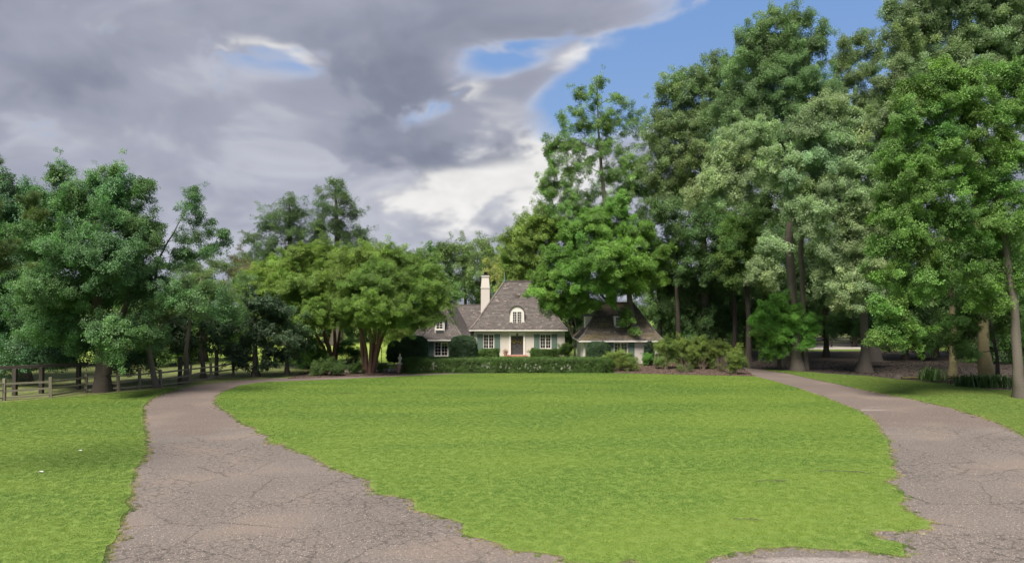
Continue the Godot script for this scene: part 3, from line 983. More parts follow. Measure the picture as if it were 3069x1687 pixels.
func window(parent: Node3D, x0: float, x1: float, y0: float, y1: float, z: float, cols: int, rows: int, leaves := 2):
	var o := Node3D.new()
	o.name = "window"
	parent.add_child(o, true)
	var base := Vector3((x0 + x1) / 2, y0, z)
	o.position = base - parent.position
	var hw := (x1 - x0) / 2
	var h := y1 - y0
	var f := Builder.new()
	f.box(Vector3(-hw, 0, -0.04), Vector3(-hw + 0.06, h, 0.03))
	f.box(Vector3(hw - 0.06, 0, -0.04), Vector3(hw, h, 0.03))
	f.box(Vector3(-hw + 0.06, h - 0.06, -0.04), Vector3(hw - 0.06, h, 0.03))
	f.box(Vector3(-hw + 0.06, 0, -0.04), Vector3(hw - 0.06, 0.07, 0.03))
	if leaves == 2: f.box(Vector3(-0.055, 0.07, -0.04), Vector3(0.055, h - 0.06, 0.034))
	put("frame", f.mesh(), mats.white_trim, o)
	var s := Builder.new()
	s.box(Vector3(-hw - 0.06, -0.08, -0.03), Vector3(hw + 0.06, -0.004, 0.16))
	put("sill", s.mesh(), mats.white_trim, o)
	var bars := Builder.new()
	var spans := [[-hw + 0.06, -0.055], [0.055, hw - 0.06]] if leaves == 2 else [[-hw + 0.06, hw - 0.06]]
	var pane: BoxMesh
	for sp in spans:
		var w: float = (sp[1] - sp[0]) / cols
		var ph := (h - 0.13) / rows
		pane = BoxMesh.new()
		pane.size = Vector3(w - 0.028, ph - 0.028, 0.008)
		for c in cols:
			if c > 0: bars.box(Vector3(sp[0] + w * c - 0.016, 0.07, -0.03), Vector3(sp[0] + w * c + 0.016, h - 0.06, 0.012))
			for r in rows:
				put("pane", pane, mats.glass, o, Vector3(sp[0] + w * (c + 0.5), 0.07 + ph * (r + 0.5), -0.012))
		for r in range(1, rows):
			bars.box(Vector3(sp[0], 0.07 + ph * r - 0.016, -0.028), Vector3(sp[1], 0.07 + ph * r + 0.016, 0.010))
	put("muntins", bars.mesh(), mats.white_trim, o)


func shutter(parent: Node3D, x0: float, x1: float, y0: float, y1: float, z: float):
	var o := Node3D.new()
	o.name = "shutter"
	parent.add_child(o, true)
	o.position = Vector3((x0 + x1) / 2, y0, z) - parent.position
	var hw := (x1 - x0) / 2
	var h := y1 - y0
	for k in 4:
		var b := Builder.new()
		var w := hw * 2 / 4
		b.box(Vector3(-hw + w * k + 0.006, 0, 0.01), Vector3(-hw + w * (k + 1) - 0.006, h, 0.035))
		put("board", b.mesh(), mats.shutter_paint, o)
	for y in [h * 0.16, h * 0.8]:
		var b := Builder.new()
		b.box(Vector3(-hw, y - 0.06, 0.036), Vector3(hw, y + 0.06, 0.06))
		put("batten", b.mesh(), mats.shutter_paint, o)
		var hinge := Builder.new()
		hinge.box(Vector3(-hw + 0.02, y + 0.07, 0.036), Vector3(hw - 0.02, y + 0.095, 0.045))
		put("strap", hinge.mesh(), mats.iron, o)


func box_part(called: String, p: Vector3, q: Vector3, m: Material, parent: Node3D) -> MeshInstance3D:
	var b := Builder.new(parent.position)
	b.box(p, q)
	return put(called, b.mesh(), m, parent)


func lathe(b: Builder, at: Vector3, profile: Array, sides: int):
	var pts := PackedVector3Array()
	var rad := PackedFloat32Array()
	for q in profile:
		pts.append(at + Vector3(0, q[1], 0))
		rad.append(q[0])
	b.tube(pts, rad, sides)


func make_house():
	var zf := -81.4
	var o := thing("cottage", "white painted brick cottage with steep brown shingle roofs and green shutters behind the hedge", "house", Vector3(0.6, 0, zf))
	# main block
	var b := Builder.new(o.position)
	var eave := 3.05
	front_wall(b, -4.3, 6.1, 0, eave - 0.1, zf, 0.3, [[-3.3, -2.1, 0.82, 2.48], [3.25, 4.5, 0.82, 2.48], [-0.12, 1.3, 0.12, 2.3]])
	b.box(Vector3(-4.3, 0, zf - 8.6), Vector3(-4.0, eave - 0.1, zf - 0.302))
	b.box(Vector3(5.8, 0, zf - 8.6), Vector3(6.1, eave - 0.1, zf - 0.302))
	b.box(Vector3(-3.998, 0, zf - 8.6), Vector3(5.798, eave - 0.1, zf - 8.3))
	# the left wing comes forward, with its own gable-high hip roof
	var wf := -71.2
	front_wall(b, -9.9, -5.1, 0, 2.42, wf, 0.3, [[-7.82, -6.5, 0.78, 2.2]])
	b.box(Vector3(-5.4, 0, -96), Vector3(-5.1, 2.42, wf - 0.302))
	b.box(Vector3(-9.9, 0, -96), Vector3(-9.6, 2.42, wf - 0.302))
	put("wall", b.mesh(), mats.white_brick, o)
	hip_roof(o, [-4.95, 6.45, zf + 0.55, zf - 9.0], eave, [-0.91, 2.57, -85.7, -85.7], 8.72, 0.2, 301)
	hip_roof(o, [-10.35, -4.75, wf + 0.5, -97], 2.5, [-7.5, -7.5, -74.4, -93], 6.25, 0.25, 302)
	# low roof joining the wing to the main block
	hip_roof(o, [-9, -1, -85.2, -95], 3.0, [-7.5, -2, -90, -90], 5.8, 0.15, 303)
	window(o, -3.3, -2.1, 0.82, 2.48, zf - 0.09, 2, 4)
	window(o, 3.25, 4.5, 0.82, 2.48, zf - 0.09, 2, 4)
	window(o, -7.82, -6.5, 0.78, 2.2, wf - 0.09, 2, 4)
	for s in [[-4.02, -3.36, 0.42, 2.5], [-2.04, -1.38, 0.42, 2.5], [2.53, 3.19, 0.42, 2.5], [4.56, 5.22, 0.42, 2.5]]:
		shutter(o, s[0], s[1], s[2], s[3], zf)
	shutter(o, -8.58, -7.9, 0.4, 2.22, wf)
	shutter(o, -6.42, -5.74, 0.4, 2.22, wf)
	for l in [[-3.42, -1.98], [3.13, 4.62]]:
		box_part("lintel", Vector3(l[0], 2.5, zf + 0.001), Vector3(l[1], 2.6, zf + 0.03), mats.white_trim, o)
	# front door in a shallow classical surround
	var d := Node3D.new()
	d.name = "door"
	o.add_child(d, true)
	d.position = Vector3(0, 0, 0)
	var leafb := Builder.new(o.position)
	leafb.box(Vector3(-0.1, 0.13, zf - 0.28), Vector3(0.586, 2.28, zf - 0.22))
	leafb.box(Vector3(0.594, 0.13, zf - 0.28), Vector3(1.28, 2.28, zf - 0.22))
	put("leaf", leafb.mesh(), mats.door_paint, d)
	for x in [0.0, 0.69]:
		for y in [[0.25, 0.75], [0.85, 1.45], [1.55, 2.18]]:
			var pb := Builder.new(o.position)
			pb.box(Vector3(x, y[0], zf - 0.219), Vector3(x + 0.49, y[1], zf - 0.2))
			put("panel", pb.mesh(), mats.door_paint, d)
	for x in [0.53, 0.65]:
		var kb := Builder.new(o.position)
		lathe(kb, Vector3(x, 1.12, zf - 0.19), [[0.001, -0.03], [0.03, -0.02], [0.03, 0.02], [0.001, 0.03]], 8)
		put("knob", kb.mesh(), mats.lantern_metal, d)
	for x in [[-0.34, -0.14], [1.32, 1.52]]:
		box_part("pilaster", Vector3(x[0], 0, zf + 0.001), Vector3(x[1], 2.62, zf + 0.09), mats.white_trim, o)
		box_part("capital", Vector3(x[0] - 0.06, 2.622, zf + 0.001), Vector3(x[1] + 0.06, 2.8, zf + 0.15), mats.white_trim, o)
	box_part("entablature", Vector3(-0.12, 2.4, zf + 0.001), Vector3(1.3, 2.78, zf + 0.06), mats.white_trim, o)
	var ln := Builder.new(o.position)
	ln.box(Vector3(0.575, 2.62, zf + 0.062), Vector3(0.605, 2.66, zf + 0.25))
	lathe(ln, Vector3(0.59, 2.28, zf + 0.24), [[0.02, 0.0], [0.07, 0.03], [0.1, 0.22], [0.12, 0.24], [0.03, 0.33], [0.015, 0.37]], 6)
	put("lantern", ln.mesh(), mats.lantern_metal, o)
	for k in 3:
		box_part("step", Vector3(-0.5 - k * 0.15, 0.001 * k, zf + 0.02 + k * 0.36), Vector3(1.68 + k * 0.15, 0.12 - k * 0.04, zf + 0.36 + k * 0.36), mats.brick_red, o)
	# arched dormer over the door, its white front flaring out at the foot
	var dz := zf - 0.35
	var shape := PackedVector2Array()
	var cx := 0.58
	for p in [[1.18, 3.45], [1.05, 3.52], [0.93, 3.68], [0.85, 3.95], [0.83, 4.3], [0.83, 4.85]]: shape.append(Vector2(p[0], p[1]))
	for k in range(1, 12):
		shape.append(Vector2(cos(PI / 12 * k) * 0.83, 4.85 + sin(PI / 12 * k) * 0.88))
	var half := shape.duplicate()
	for k in range(5, -1, -1): shape.append(Vector2(-half[k].x, half[k].y))
	var dm := Node3D.new()
	dm.name = "dormer"
	o.add_child(dm, true)
	var db := Builder.new(o.position)
	var cover := Builder.new(o.position)
	for k in shape.size():
		var a := shape[k]
		var c := shape[(k + 1) % shape.size()]
		db.tri(Vector3(cx, 4.2, dz), Vector3(cx + a.x, a.y, dz), Vector3(cx + c.x, c.y, dz))
		db.quad(Vector3(cx + a.x, a.y, dz), Vector3(cx + a.x, a.y, dz - 3.4), Vector3(cx + c.x, c.y, dz - 3.4), Vector3(cx + c.x, c.y, dz))
		if k >= 5 and k < shape.size() - 6:
			var m0 := Vector2(a.x, a.y - 4.85).normalized() * 0.09 + a
			var m1 := Vector2(c.x, c.y - 4.85).normalized() * 0.09 + c
			cover.col = Color(0.07, 0.06, 0.057)
			cover.quad(Vector3(cx + a.x, a.y, dz + 0.1), Vector3(cx + c.x, c.y, dz + 0.1), Vector3(cx + m1.x, m1.y, dz + 0.1), Vector3(cx + m0.x, m0.y, dz + 0.1))
			cover.quad(Vector3(cx + m0.x, m0.y, dz + 0.1), Vector3(cx + m0.x, m0.y, dz - 3.4), Vector3(cx + m1.x, m1.y, dz - 3.4), Vector3(cx + m1.x, m1.y, dz + 0.1))
			cover.quad(Vector3(cx + a.x, a.y, dz + 0.1), Vector3(cx + a.x, a.y, dz), Vector3(cx + c.x, c.y, dz), Vector3(cx + c.x, c.y, dz + 0.1))
	db.box(Vector3(cx - 1.24, 3.36, dz + 0.002), Vector3(cx + 1.24, 3.46, dz + 0.14))
	put("front", db.mesh(), mats.white_trim, dm)
	put("hood", cover.mesh(), mats.tinted, dm)
	window(o, cx - 0.53, cx + 0.53, 3.6, 5.12, dz + 0.05, 2, 5)
	# small louvred vent high in the main roof
	var vb := Builder.new(o.position)
	vb.col = Color(0.085, 0.073, 0.07)
	lathe(vb, Vector3(0.62, 6.75, -84.55), [[0.6, -0.5], [0.58, 0.0], [0.4, 0.28], [0.05, 0.38]], 14)
	put("roof_vent", vb.mesh(), mats.tinted, o)
	# wing dormer
	var sd := Builder.new(o.position)
	sd.box(Vector3(-7.85, 2.95, -75.5), Vector3(-6.85, 4.4, -71.5))
	put("dormer", sd.mesh(), mats.white_trim, o)
	var sr := Builder.new(o.position)
	sr.col = Color(0.09, 0.077, 0.072)
	sr.obox(Vector3(-7.35, 4.5, -73.3), Vector3(0.62, 0.05, 1.95), Basis(Vector3.RIGHT, 0.06))
	put("dormer_roof", sr.mesh(), mats.tinted, o)
	window(o, -7.72, -6.98, 3.45, 4.3, -71.45, 2, 3, 1)
	# chimney
	var cb := Builder.new(o.position)
	cb.box(Vector3(-3.78, 3.2, -86.5), Vector3(-2.72, 7.85, -85.5))
	cb.box(Vector3(-3.82, 7.852, -86.54), Vector3(-2.68, 8.0, -85.46))
	for s in [[0.53, 8.0, 0.42, 9.25]]:
		var m := Vector3(-3.25, 0, -86)
		for k in 4:
			var c0 := [Vector3(-1, 0, 1), Vector3(1, 0, 1), Vector3(1, 0, -1), Vector3(-1, 0, -1)]
			cb.quad(m + c0[k] * s[0] + Vector3(0, s[1], 0), m + c0[(k + 1) % 4] * s[0] + Vector3(0, s[1], 0), m + c0[(k + 1) % 4] * s[2] + Vector3(0, s[3], 0), m + c0[k] * s[2] + Vector3(0, s[3], 0))
	cb.box(Vector3(-3.74, 9.25, -86.49), Vector3(-2.76, 9.42, -85.51))
	var ch := put("chimney", cb.mesh(), mats.white_brick, o)
	var cc := Builder.new(o.position)
	cc.box(Vector3(-3.62, 9.42, -86.37), Vector3(-2.88, 9.55, -85.63))
	lathe(cc, Vector3(-3.25, 9.55, -86), [[0.2, 0.0], [0.2, 0.2], [0.26, 0.22], [0.05, 0.32]], 10)
	put("cap", cc.mesh(), mats.lantern_metal, ch)
	for x in [-0.91, 2.57]:
		var fb := Builder.new(o.position)
		lathe(fb, Vector3(x, 8.62, -85.7), [[0.24, 0.0], [0.17, 0.22], [0.09, 0.45], [0.05, 0.7], [0.085, 0.78], [0.085, 0.84], [0.035, 0.92], [0.02, 1.15], [0.004, 1.42]], 10)
		put("finial", fb.mesh(), mats.copper_green, o)
	var vp := Builder.new(o.position)
	lathe(vp, Vector3(-7.3, 6.15, -80), [[0.07, 0], [0.07, 0.62], [0.08, 0.62], [0.08, 0.66]], 8)
	put("vent_pipe", vp.mesh(), mats.white_trim, o)
	# wreaths on the door leaves
	for k in 2:
		var at := Vector3([0.24, 0.94][k], 1.66, zf - 0.17)
		var w := thing("wreath", ["yellow flower wreath on the left leaf of the front door", "yellow flower wreath on the right leaf of the front door"][k], "wreath", at, "wreaths on the front door")
		var ring := Builder.new()
		var rp := PackedVector3Array()
		for q in 17: rp.append(Vector3(cos(TAU * q / 16), sin(TAU * q / 16), 0) * 0.2)
		ring.tube(rp, taper(0.035, 0.035, 16), 6)
		put("ring", ring.mesh(), mats.twig_wood, w)
		var fl := PackedFloat32Array()
		for q in 70:
			var a := rng.randf() * TAU
			var t := rng.randf_range(0.7, 1.2)
			push(fl, Basis.from_euler(Vector3(rng.randf_range(0.8, 1.9), rng.randf() * TAU, 0)).scaled(Vector3.ONE * 0.3), Vector3(cos(a), sin(a), 0) * rng.randf_range(0.15, 0.26) + Vector3(0, 0, 0.04), Color(0.5 * t, 0.36 * t, 0.04) if q % 3 else Color(0.1, 0.13, 0.03))
		many("flowers", leaf_mesh.box0, mats.leaf, fl, w)
	for k in 2:
		var at := Vector3([-0.75, 2.02][k], 0.0, zf + 0.75)
		var w := thing("flower_pot", ["pot of pink flowers left of the front door", "white urn of pale flowers right of the front door"][k], "planter", at, "pots beside the front steps")
		var pb := Builder.new()
		lathe(pb, Vector3.ZERO, [[0.16, 0], [0.12, 0.05], [0.17, 0.15], [0.25, 0.4], [0.27, 0.44], [0.22, 0.44]], 12)
		put("pot", pb.mesh(), [mats.brick_red, mats.stone][k], w)
		var fl := PackedFloat32Array()
		for q in 60:
			var p := Vector3(rng.randfn(0, 0.16), 0.5 + absf(rng.randfn(0, 0.12)), rng.randfn(0, 0.16))
			var c: Color = Color(0.06, 0.13, 0.03) if q % 3 == 0 else [Color(0.55, 0.32, 0.3), Color(0.7, 0.65, 0.6)][k]
			push(fl, Basis.from_euler(Vector3(rng.randfn(0, 0.5), rng.randf() * TAU, rng.randfn(0, 0.5))).scaled(Vector3.ONE * 0.55), p, c)
		many("flowers", leaf_mesh.box1, mats.leaf, fl, w)


func make_garage():
	var zf := -71.4
	var o := thing("garage", "white outbuilding with a tall flared shingle roof at the right of the cottage", "building", Vector3(11, 0, zf))
	var b := Builder.new(o.position)
	front_wall(b, 7.25, 14.9, 0, 2.3, zf, 0.3, [[10.35, 11.7, 0.7, 2.1]])
	b.box(Vector3(7.25, 0, -79), Vector3(7.55, 2.3, zf - 0.302))
	b.box(Vector3(14.6, 0, -79), Vector3(14.9, 2.3, zf - 0.302))
	b.box(Vector3(7.552, 0, -79), Vector3(14.598, 2.3, -78.7))
	put("wall", b.mesh(), mats.white_brick, o)
	for k in 5:
		box_part("batten", Vector3(7.26 + k * 0.3, 0, zf + 0.001), Vector3(7.32 + k * 0.3, 2.28, zf + 0.04), mats.white_trim, o)
	for k in 6:
		box_part("batten", Vector3(7.2, 0, zf - 0.4 - k * 1.3), Vector3(7.249, 2.28, zf - 0.3 - k * 1.3), mats.white_trim, o)
	hip_roof(o, [6.75, 15.35, zf + 0.5, -79.6], 2.38, [9.55, 12.9, -75.3, -75.3], 6.15, 0.34, 304, 0.55)
	window(o, 10.35, 11.7, 0.7, 2.1, zf - 0.09, 2, 4)
	shutter(o, 9.64, 10.29, 0.3, 2.12, zf)
	shutter(o, 11.76, 12.41, 0.3, 2.12, zf)
	var d := Builder.new(o.position)          # dormer facing left, seen from its side
	d.box(Vector3(7.75, 3.25, -75.9), Vector3(9.6, 4.72, -74.3))
	put("dormer", d.mesh(), mats.white_trim, o)
	var r := Builder.new(o.position)
	r.col = Color(0.11, 0.12, 0.15)
	r.obox(Vector3(8.6, 4.8, -75.1), Vector3(1.05, 0.05, 0.92), Basis(Vector3.BACK, 0.04))
	put("dormer_roof", r.mesh(), mats.tinted, o)
	var e := Builder.new(o.position)
	e.box(Vector3(10.55, 3.5, -75.0), Vector3(11.75, 4.85, -72.75))
	put("dormer", e.mesh(), mats.white_trim, o)
	var er := Builder.new(o.position)
	er.col = Color(0.085, 0.075, 0.062)
	er.obox(Vector3(11.15, 4.92, -73.85), Vector3(0.72, 0.05, 1.25), Basis(Vector3.RIGHT, 0.06))
	put("dormer_roof", er.mesh(), mats.tinted, o)
	window(o, 10.68, 11.62, 3.68, 4.7, -72.7, 2, 3, 2)


# ---------------------------------------------------------------- fences and small things
func make_fences():
	var feet := outline([-34.12, -42.75, -33.24, -44.01, -32.5, -45.19, -30.47, -46.59, -29.64, -49.13, -27.81, -49.85, -27.02, -51.18, -25.98, -52.16, -24.84, -54.48, -24.22, -56.77, -23.53, -59.52])
	var o := thing("rail_fence", "weathered three-rail split wood fence along the left lawn", "fence", Vector3(feet[3].x, 0, feet[3].y))
	for k in feet.size():
		var p := Vector3(feet[k].x, 0, feet[k].y)
		var b := Builder.new(o.position)
		var high := 1.32 + rng.randf_range(-0.06, 0.12)
		b.obox(p + Vector3(0, high / 2 - 0.1, 0), Vector3(0.085, high / 2 + 0.1, 0.075), Basis.from_euler(Vector3(rng.randfn(0, 0.02), rng.randfn(0, 0.3), rng.randfn(0, 0.03))))
		put("post", b.mesh(), mats.fence_wood, o)
		if k == feet.size() - 1: continue
		var q := Vector3(feet[k + 1].x, 0, feet[k + 1].y)
		for h in [0.18, 0.62, 1.06]:
			var r := Builder.new(o.position)
			var a := p + Vector3(0, h + rng.randfn(0, 0.03), 0.05)
			var e := q + Vector3(0, h + rng.randfn(0, 0.03), 0.05)
			var mid := a.lerp(e, 0.5) + Vector3(0, rng.randfn(0, 0.02), rng.randfn(0, 0.015))
			r.beam(a, mid, 0.06, 0.12)
			r.beam(mid, e, 0.06, 0.11)
			put("rail", r.mesh(), mats.fence_wood, o)
	# dark paddock fence along the far road, seen between the trunks of the wood
	var pf := thing("paddock_fence", "dark rail fence far off between the trunks before the pale road", "fence", Vector3(40, 0, -97))
	for k in 13:
		var b := Builder.new(pf.position)
		b.obox(Vector3(26 + k * 3.0, 0.65, -97), Vector3(0.09, 0.75, 0.09), Basis())
		put("post", b.mesh(), mats.dark_wood, pf)
		if k == 12: continue
		for h in [0.35, 0.8, 1.25]:
			var r := Builder.new(pf.position)
			r.beam(Vector3(26 + k * 3.0, h, -96.88), Vector3(29 + k * 3.0, h + rng.randfn(0, 0.03), -96.88), 0.05, 0.15)
			put("rail", r.mesh(), mats.dark_wood, pf)
	# dark arbour posts with a beam behind the fence
	var posts := outline([-33.5, -47.57, -32.4, -48.6, -30.85, -50.22])
	var t := thing("arbour", "tall dark wooden arbour with a top beam behind the left rail fence", "arbour", Vector3(posts[1].x, 0, posts[1].y))
	for p in posts:
		var b := Builder.new(t.position)
		b.obox(Vector3(p.x, 0.85, p.y), Vector3(0.12, 0.95, 0.12), Basis())
		put("post", b.mesh(), mats.dark_wood, t)
	var tb := Builder.new(t.position)
	tb.beam(Vector3(posts[0].x - 1.2, 1.86, posts[0].y + 0.2), Vector3(posts[2].x + 0.5, 1.86, posts[2].y - 0.2), 0.14, 0.22)
	put("beam", tb.mesh(), mats.dark_wood, t)
	for e in [[Vector3(-25.33, 0, -53.83), 2.05, "tall dark post behind the rail fence, left of the evergreens"], [Vector3(-24.51, 0, -58.49), 2.2, "tall dark post behind the rail fence, nearest the evergreens"]]:
		var b := Builder.new()
		b.obox(Vector3(0, e[1] / 2 - 0.1, 0), Vector3(0.12, e[1] / 2 + 0.1, 0.12), Basis())
		b.obox(Vector3(0, e[1] + 0.03, 0), Vector3(0.16, 0.03, 0.16), Basis())
		var m := put("wooden_post", b.mesh(), mats.dark_wood, self, e[0])
		tag(m, e[2], "post", "dark posts behind the fence")
	# iron garden fence and gate left of the cottage
	for e in [[Vector3(-17.56, 0, -70), Vector3(-16.44, 0, -70.74), "short run of black iron picket fence between the crape myrtle trunks"], [Vector3(-12.98, 0, -70), Vector3(-11.81, 0, -70.74), "black iron picket gate panel beside the round bush left of the cottage"]]:
		var a: Vector3 = e[0]
		var c: Vector3 = e[1]
		var f := thing("iron_fence", e[2], "fence", a, "iron fence left of the cottage")
		var count := int(a.distance_to(c) / 0.13)
		var bar := CylinderMesh.new()
		bar.top_radius = 0.012
		bar.bottom_radius = 0.012
		bar.height = 1.5
		bar.radial_segments = 6
		bar.rings = 0
		for k in count + 1:
			put("picket", bar, mats.iron, f, (c - a) * k / count + Vector3(0, 0.78, 0))
		for h in [0.15, 1.3]:
			var b := Builder.new()
			b.beam(Vector3(0, h, 0), c - a + Vector3(0, h, 0), 0.03, 0.04)
			put("rail", b.mesh(), mats.iron, f)
		for p in [Vector3.ZERO, c - a]:
			var b := Builder.new()
			b.obox(p + Vector3(0, 0.85, 0), Vector3(0.035, 0.9, 0.035), Basis())
			put("post", b.mesh(), mats.iron, f)
	# brick pier with a small statue at the hedge's left end
	var pier := thing("brick_pier", "low red brick pier at the left end of the long hedge", "pier", Vector3(-9.95, 0, -62.6))
	var bm := BoxMesh.new()
	bm.size = Vector3(0.235, 0.075, 0.115)
	var core := Builder.new()
	core.box(Vector3(-0.22, 0, -0.22), Vector3(0.22, 0.77, 0.22))
	put("mortar", core.mesh(), mats.concrete, pier)
	for row in 9:
		for k in 2:
			for s in [-1, 1]:
				var along := -0.12 + k * 0.245 if row % 2 == 0 else -0.12 + k * 0.245
				var m := put("brick", bm, mats.brick_red, pier, Vector3(along, 0.043 + row * 0.086, s * 0.178) if row % 2 == 0 else Vector3(s * 0.178, 0.043 + row * 0.086, along))
				if row % 2: m.rotation.y = PI / 2
	var capb := Builder.new()
	capb.box(Vector3(-0.28, 0.775, -0.28), Vector3(0.28, 0.85, 0.28))
	put("coping", capb.mesh(), mats.stone, pier)
	var st := Builder.new()
	lathe(st, Vector3.ZERO, [[0.15, 0.0], [0.15, 0.06], [0.1, 0.08], [0.11, 0.2], [0.13, 0.32], [0.12, 0.42], [0.14, 0.5], [0.1, 0.56], [0.045, 0.59], [0.05, 0.62], [0.085, 0.68], [0.085, 0.74], [0.05, 0.8], [0.01, 0.82]], 12)
	for s in [-1, 1]:
		st.tube(PackedVector3Array([Vector3(0.12 * s, 0.52, 0), Vector3(0.17 * s, 0.4, 0.04), Vector3(0.06 * s, 0.3, 0.12)]), PackedFloat32Array([0.045, 0.035, 0.03]), 6)
	tag(put("statue", st.mesh(), mats.stone, self, Vector3(-9.95, 0.85, -62.6)), "small pale stone garden statue on the brick pier", "statue")


func make_litter():
	var scraps := [[Vector3(-18.3, 0, -29.96), "scrap of white paper on the left lawn, the farther one"], [Vector3(-17.49, 0, -26.28), "scrap of white paper on the left lawn, the nearer one"]]
	for e in scraps:
		var b := Builder.new()
		b.quad(Vector3(-0.11, 0.07, 0.05), Vector3(0.0, 0.09, 0.05), Vector3(0.01, 0.1, -0.05), Vector3(-0.1, 0.075, -0.05))
		b.quad(Vector3(0.0, 0.09, 0.05), Vector3(0.12, 0.07, 0.04), Vector3(0.11, 0.08, -0.05), Vector3(0.01, 0.1, -0.05))
		var sc := put("paper_scrap", b.mesh(), mats.paper, self, e[0])
		sc.scale = Vector3.ONE * 0.75
		tag(sc, e[1], "litter", "paper scraps on the left lawn")
	var twigs := [[Vector3(12.37, 0, -26.23), 2.0, 0.1, "long thin twig lying near the right edge of the round lawn"], [Vector3(9.14, 0, -24.88), 1.2, -0.1, "thin twig lying on the lawn left of the longest one"], [Vector3(6.84, 0, -20.63), 0.8, 0.4, "short pale twig on the near lawn"], [Vector3(-19.47, 0, -42.62), 0.7, 0.0, "dark twig on the left drive"], [Vector3(-11.19, 0, -48.25), 1.2, 0.25, "thin twig on the far left of the round lawn"]]
	for e in twigs:
		var b := Builder.new()
		var l: float = e[1] / 2
		b.tube(bent(Vector3(-l, 0.07, 0), Vector3(l, 0.07, sin(e[2]) * l), 6, 0.01, 0.02), taper(0.011, 0.006, 6), 5)
		b.tube(bent(Vector3(l * 0.2, 0.07, 0), Vector3(l * 0.6, 0.1, 0.2), 3, 0.02, 0.03), taper(0.012, 0.006, 3), 4)
		tag(put("twig", b.mesh(), mats.bark, self, e[0]), e[3], "twig", "twigs fallen on the grass and drive")
	# mossy log edging, a stump and strap-leaved clumps under the right-hand trees
	var logs := outline([31.61, -57.25, 34.05, -57.25, 37.51, -57.98, 39.51, -56.53, 40.99, -54.92])
	for k in logs.size() - 1:
		var a := Vector3(logs[k].x, 0.09, logs[k].y)
		var c := Vector3(logs[k + 1].x, 0.09, logs[k + 1].y)
		var b := Builder.new(a)
		b.tube(bent(a, c, 6, 0.0, 0.008), taper(0.12, 0.11, 6), 8, noise(500 + k, 0.8, 2), 0.3)
		tag(put("log", b.mesh(), mats.moss, self, a), ["mossy edging log beside the stump", "mossy edging log behind the first strap-leaved clump", "mossy edging log behind the long iris clump", "mossy edging log nearest the right edge"][k], "log", "mossy logs edging the wood")
	var sb := Builder.new()
	lathe(sb, Vector3.ZERO, [[0.62, -0.05], [0.5, 0.1], [0.45, 0.22], [0.4, 0.24]], 12)
	tag(put("stump", sb.mesh(), mats.grey_bark, self, Vector3(31.85, 0, -57.98)), "low pale tree stump at the edge of the wood", "stump")
	for e in [[Vector3(33.62, 0, -56.53), 150, 1.2, 1.7, Color(0.10, 0.2, 0.05), "spiky strap-leaved plant clump at the wood's edge right of the stump"], [Vector3(33.87, 0, -52.37), 190, 1.05, 1.6, Color(0.045, 0.1, 0.028), "dark strap-leaved clump, left end of the long iris row"], [Vector3(34.72, 0, -51.96), 190, 1.1, 1.6, Color(0.05, 0.11, 0.03), "dark strap-leaved clump in the middle of the long iris row"], [Vector3(35.88, 0, -51.96), 190, 1.1, 1.6, Color(0.05, 0.105, 0.03), "dark strap-leaved clump next to the rightmost trunk"]]:
		var b := Builder.new()
		for k in e[1]:
			var a := rng.randf() * TAU
			var out := Vector3(cos(a), 0, sin(a))
			var foot := Vector3(rng.randfn(0, 0.3) * e[3], 0, rng.randfn(0, 0.2) * e[3])
			var h: float = e[2] * rng.randf_range(0.6, 1.1)
			var spread := rng.randf_range(0.15, 0.95)
			var side := Vector3(-out.z, 0, out.x) * 0.028
			b.col = Color(1, 1, 1) * rng.randf_range(0.7, 1.3)
			b.col = Color(b.col.r * e[4].r, b.col.g * e[4].g, b.col.b * e[4].b)
			var mid := foot + Vector3(0, h * 0.75, 0) + out * spread * 0.4
			var tip := foot + Vector3(0, h * rng.randf_range(0.7, 1.0), 0) + out * spread
			b.quad(foot - side, foot + side, mid + side * 0.8, mid - side * 0.8)
			b.tri(mid - side * 0.8, mid + side * 0.8, tip)
		tag(put("strap_leaf_plant", b.mesh(), mats.leaf, self, e[0]), e[5], "plant", "strap-leaved plants at the wood's edge")


func make_stones():
	var pebble := Builder.new()
	var ring := [Vector3(0.5, 0.12, 0.1), Vector3(0.1, 0.14, 0.46), Vector3(-0.42, 0.12, 0.2), Vector3(-0.3, 0.12, -0.36), Vector3(0.26, 0.14, -0.4)]
	for k in 5:
		pebble.tri(ring[k], ring[(k + 1) % 5] as Vector3, Vector3(0, 0.34, 0))
		pebble.quad(ring[k] * Vector3(1.2, -1, 1.2), ring[(k + 1) % 5] * Vector3(1.2, -1, 1.2), ring[(k + 1) % 5], ring[k])
	var buf := PackedFloat32Array()
	for k in 150000:
		var z := -14.5 - 32.0 * pow(rng.randf(), 1.6)
		var half := -z * 0.75
		var q := Vector2(rng.randf_range(-half, half), z)
		if not Geometry2D.is_point_in_polygon(q, drive_out) or Geometry2D.is_point_in_polygon(q, lawn): continue
		var s := rng.randf_range(0.014, 0.034)
		var t := rng.randf_range(0.35, 1.5)
		if rng.randf() < 0.12: t = rng.randf_range(1.6, 2.4)
		var a := rng.randf() * TAU
		push(buf, Basis(Vector3(cos(a) * s, 0, sin(a) * s), Vector3(0, s * 0.8, 0), Vector3(-sin(a) * s, 0, cos(a) * s)), Vector3(q.x, 0.0, q.y), Color(0.15 * t, 0.125 * t, 0.113 * t))
	tag(many("loose_stones", pebble.mesh(), mats.tinted, buf), "small loose stones worked out of the old drive surface", "gravel")


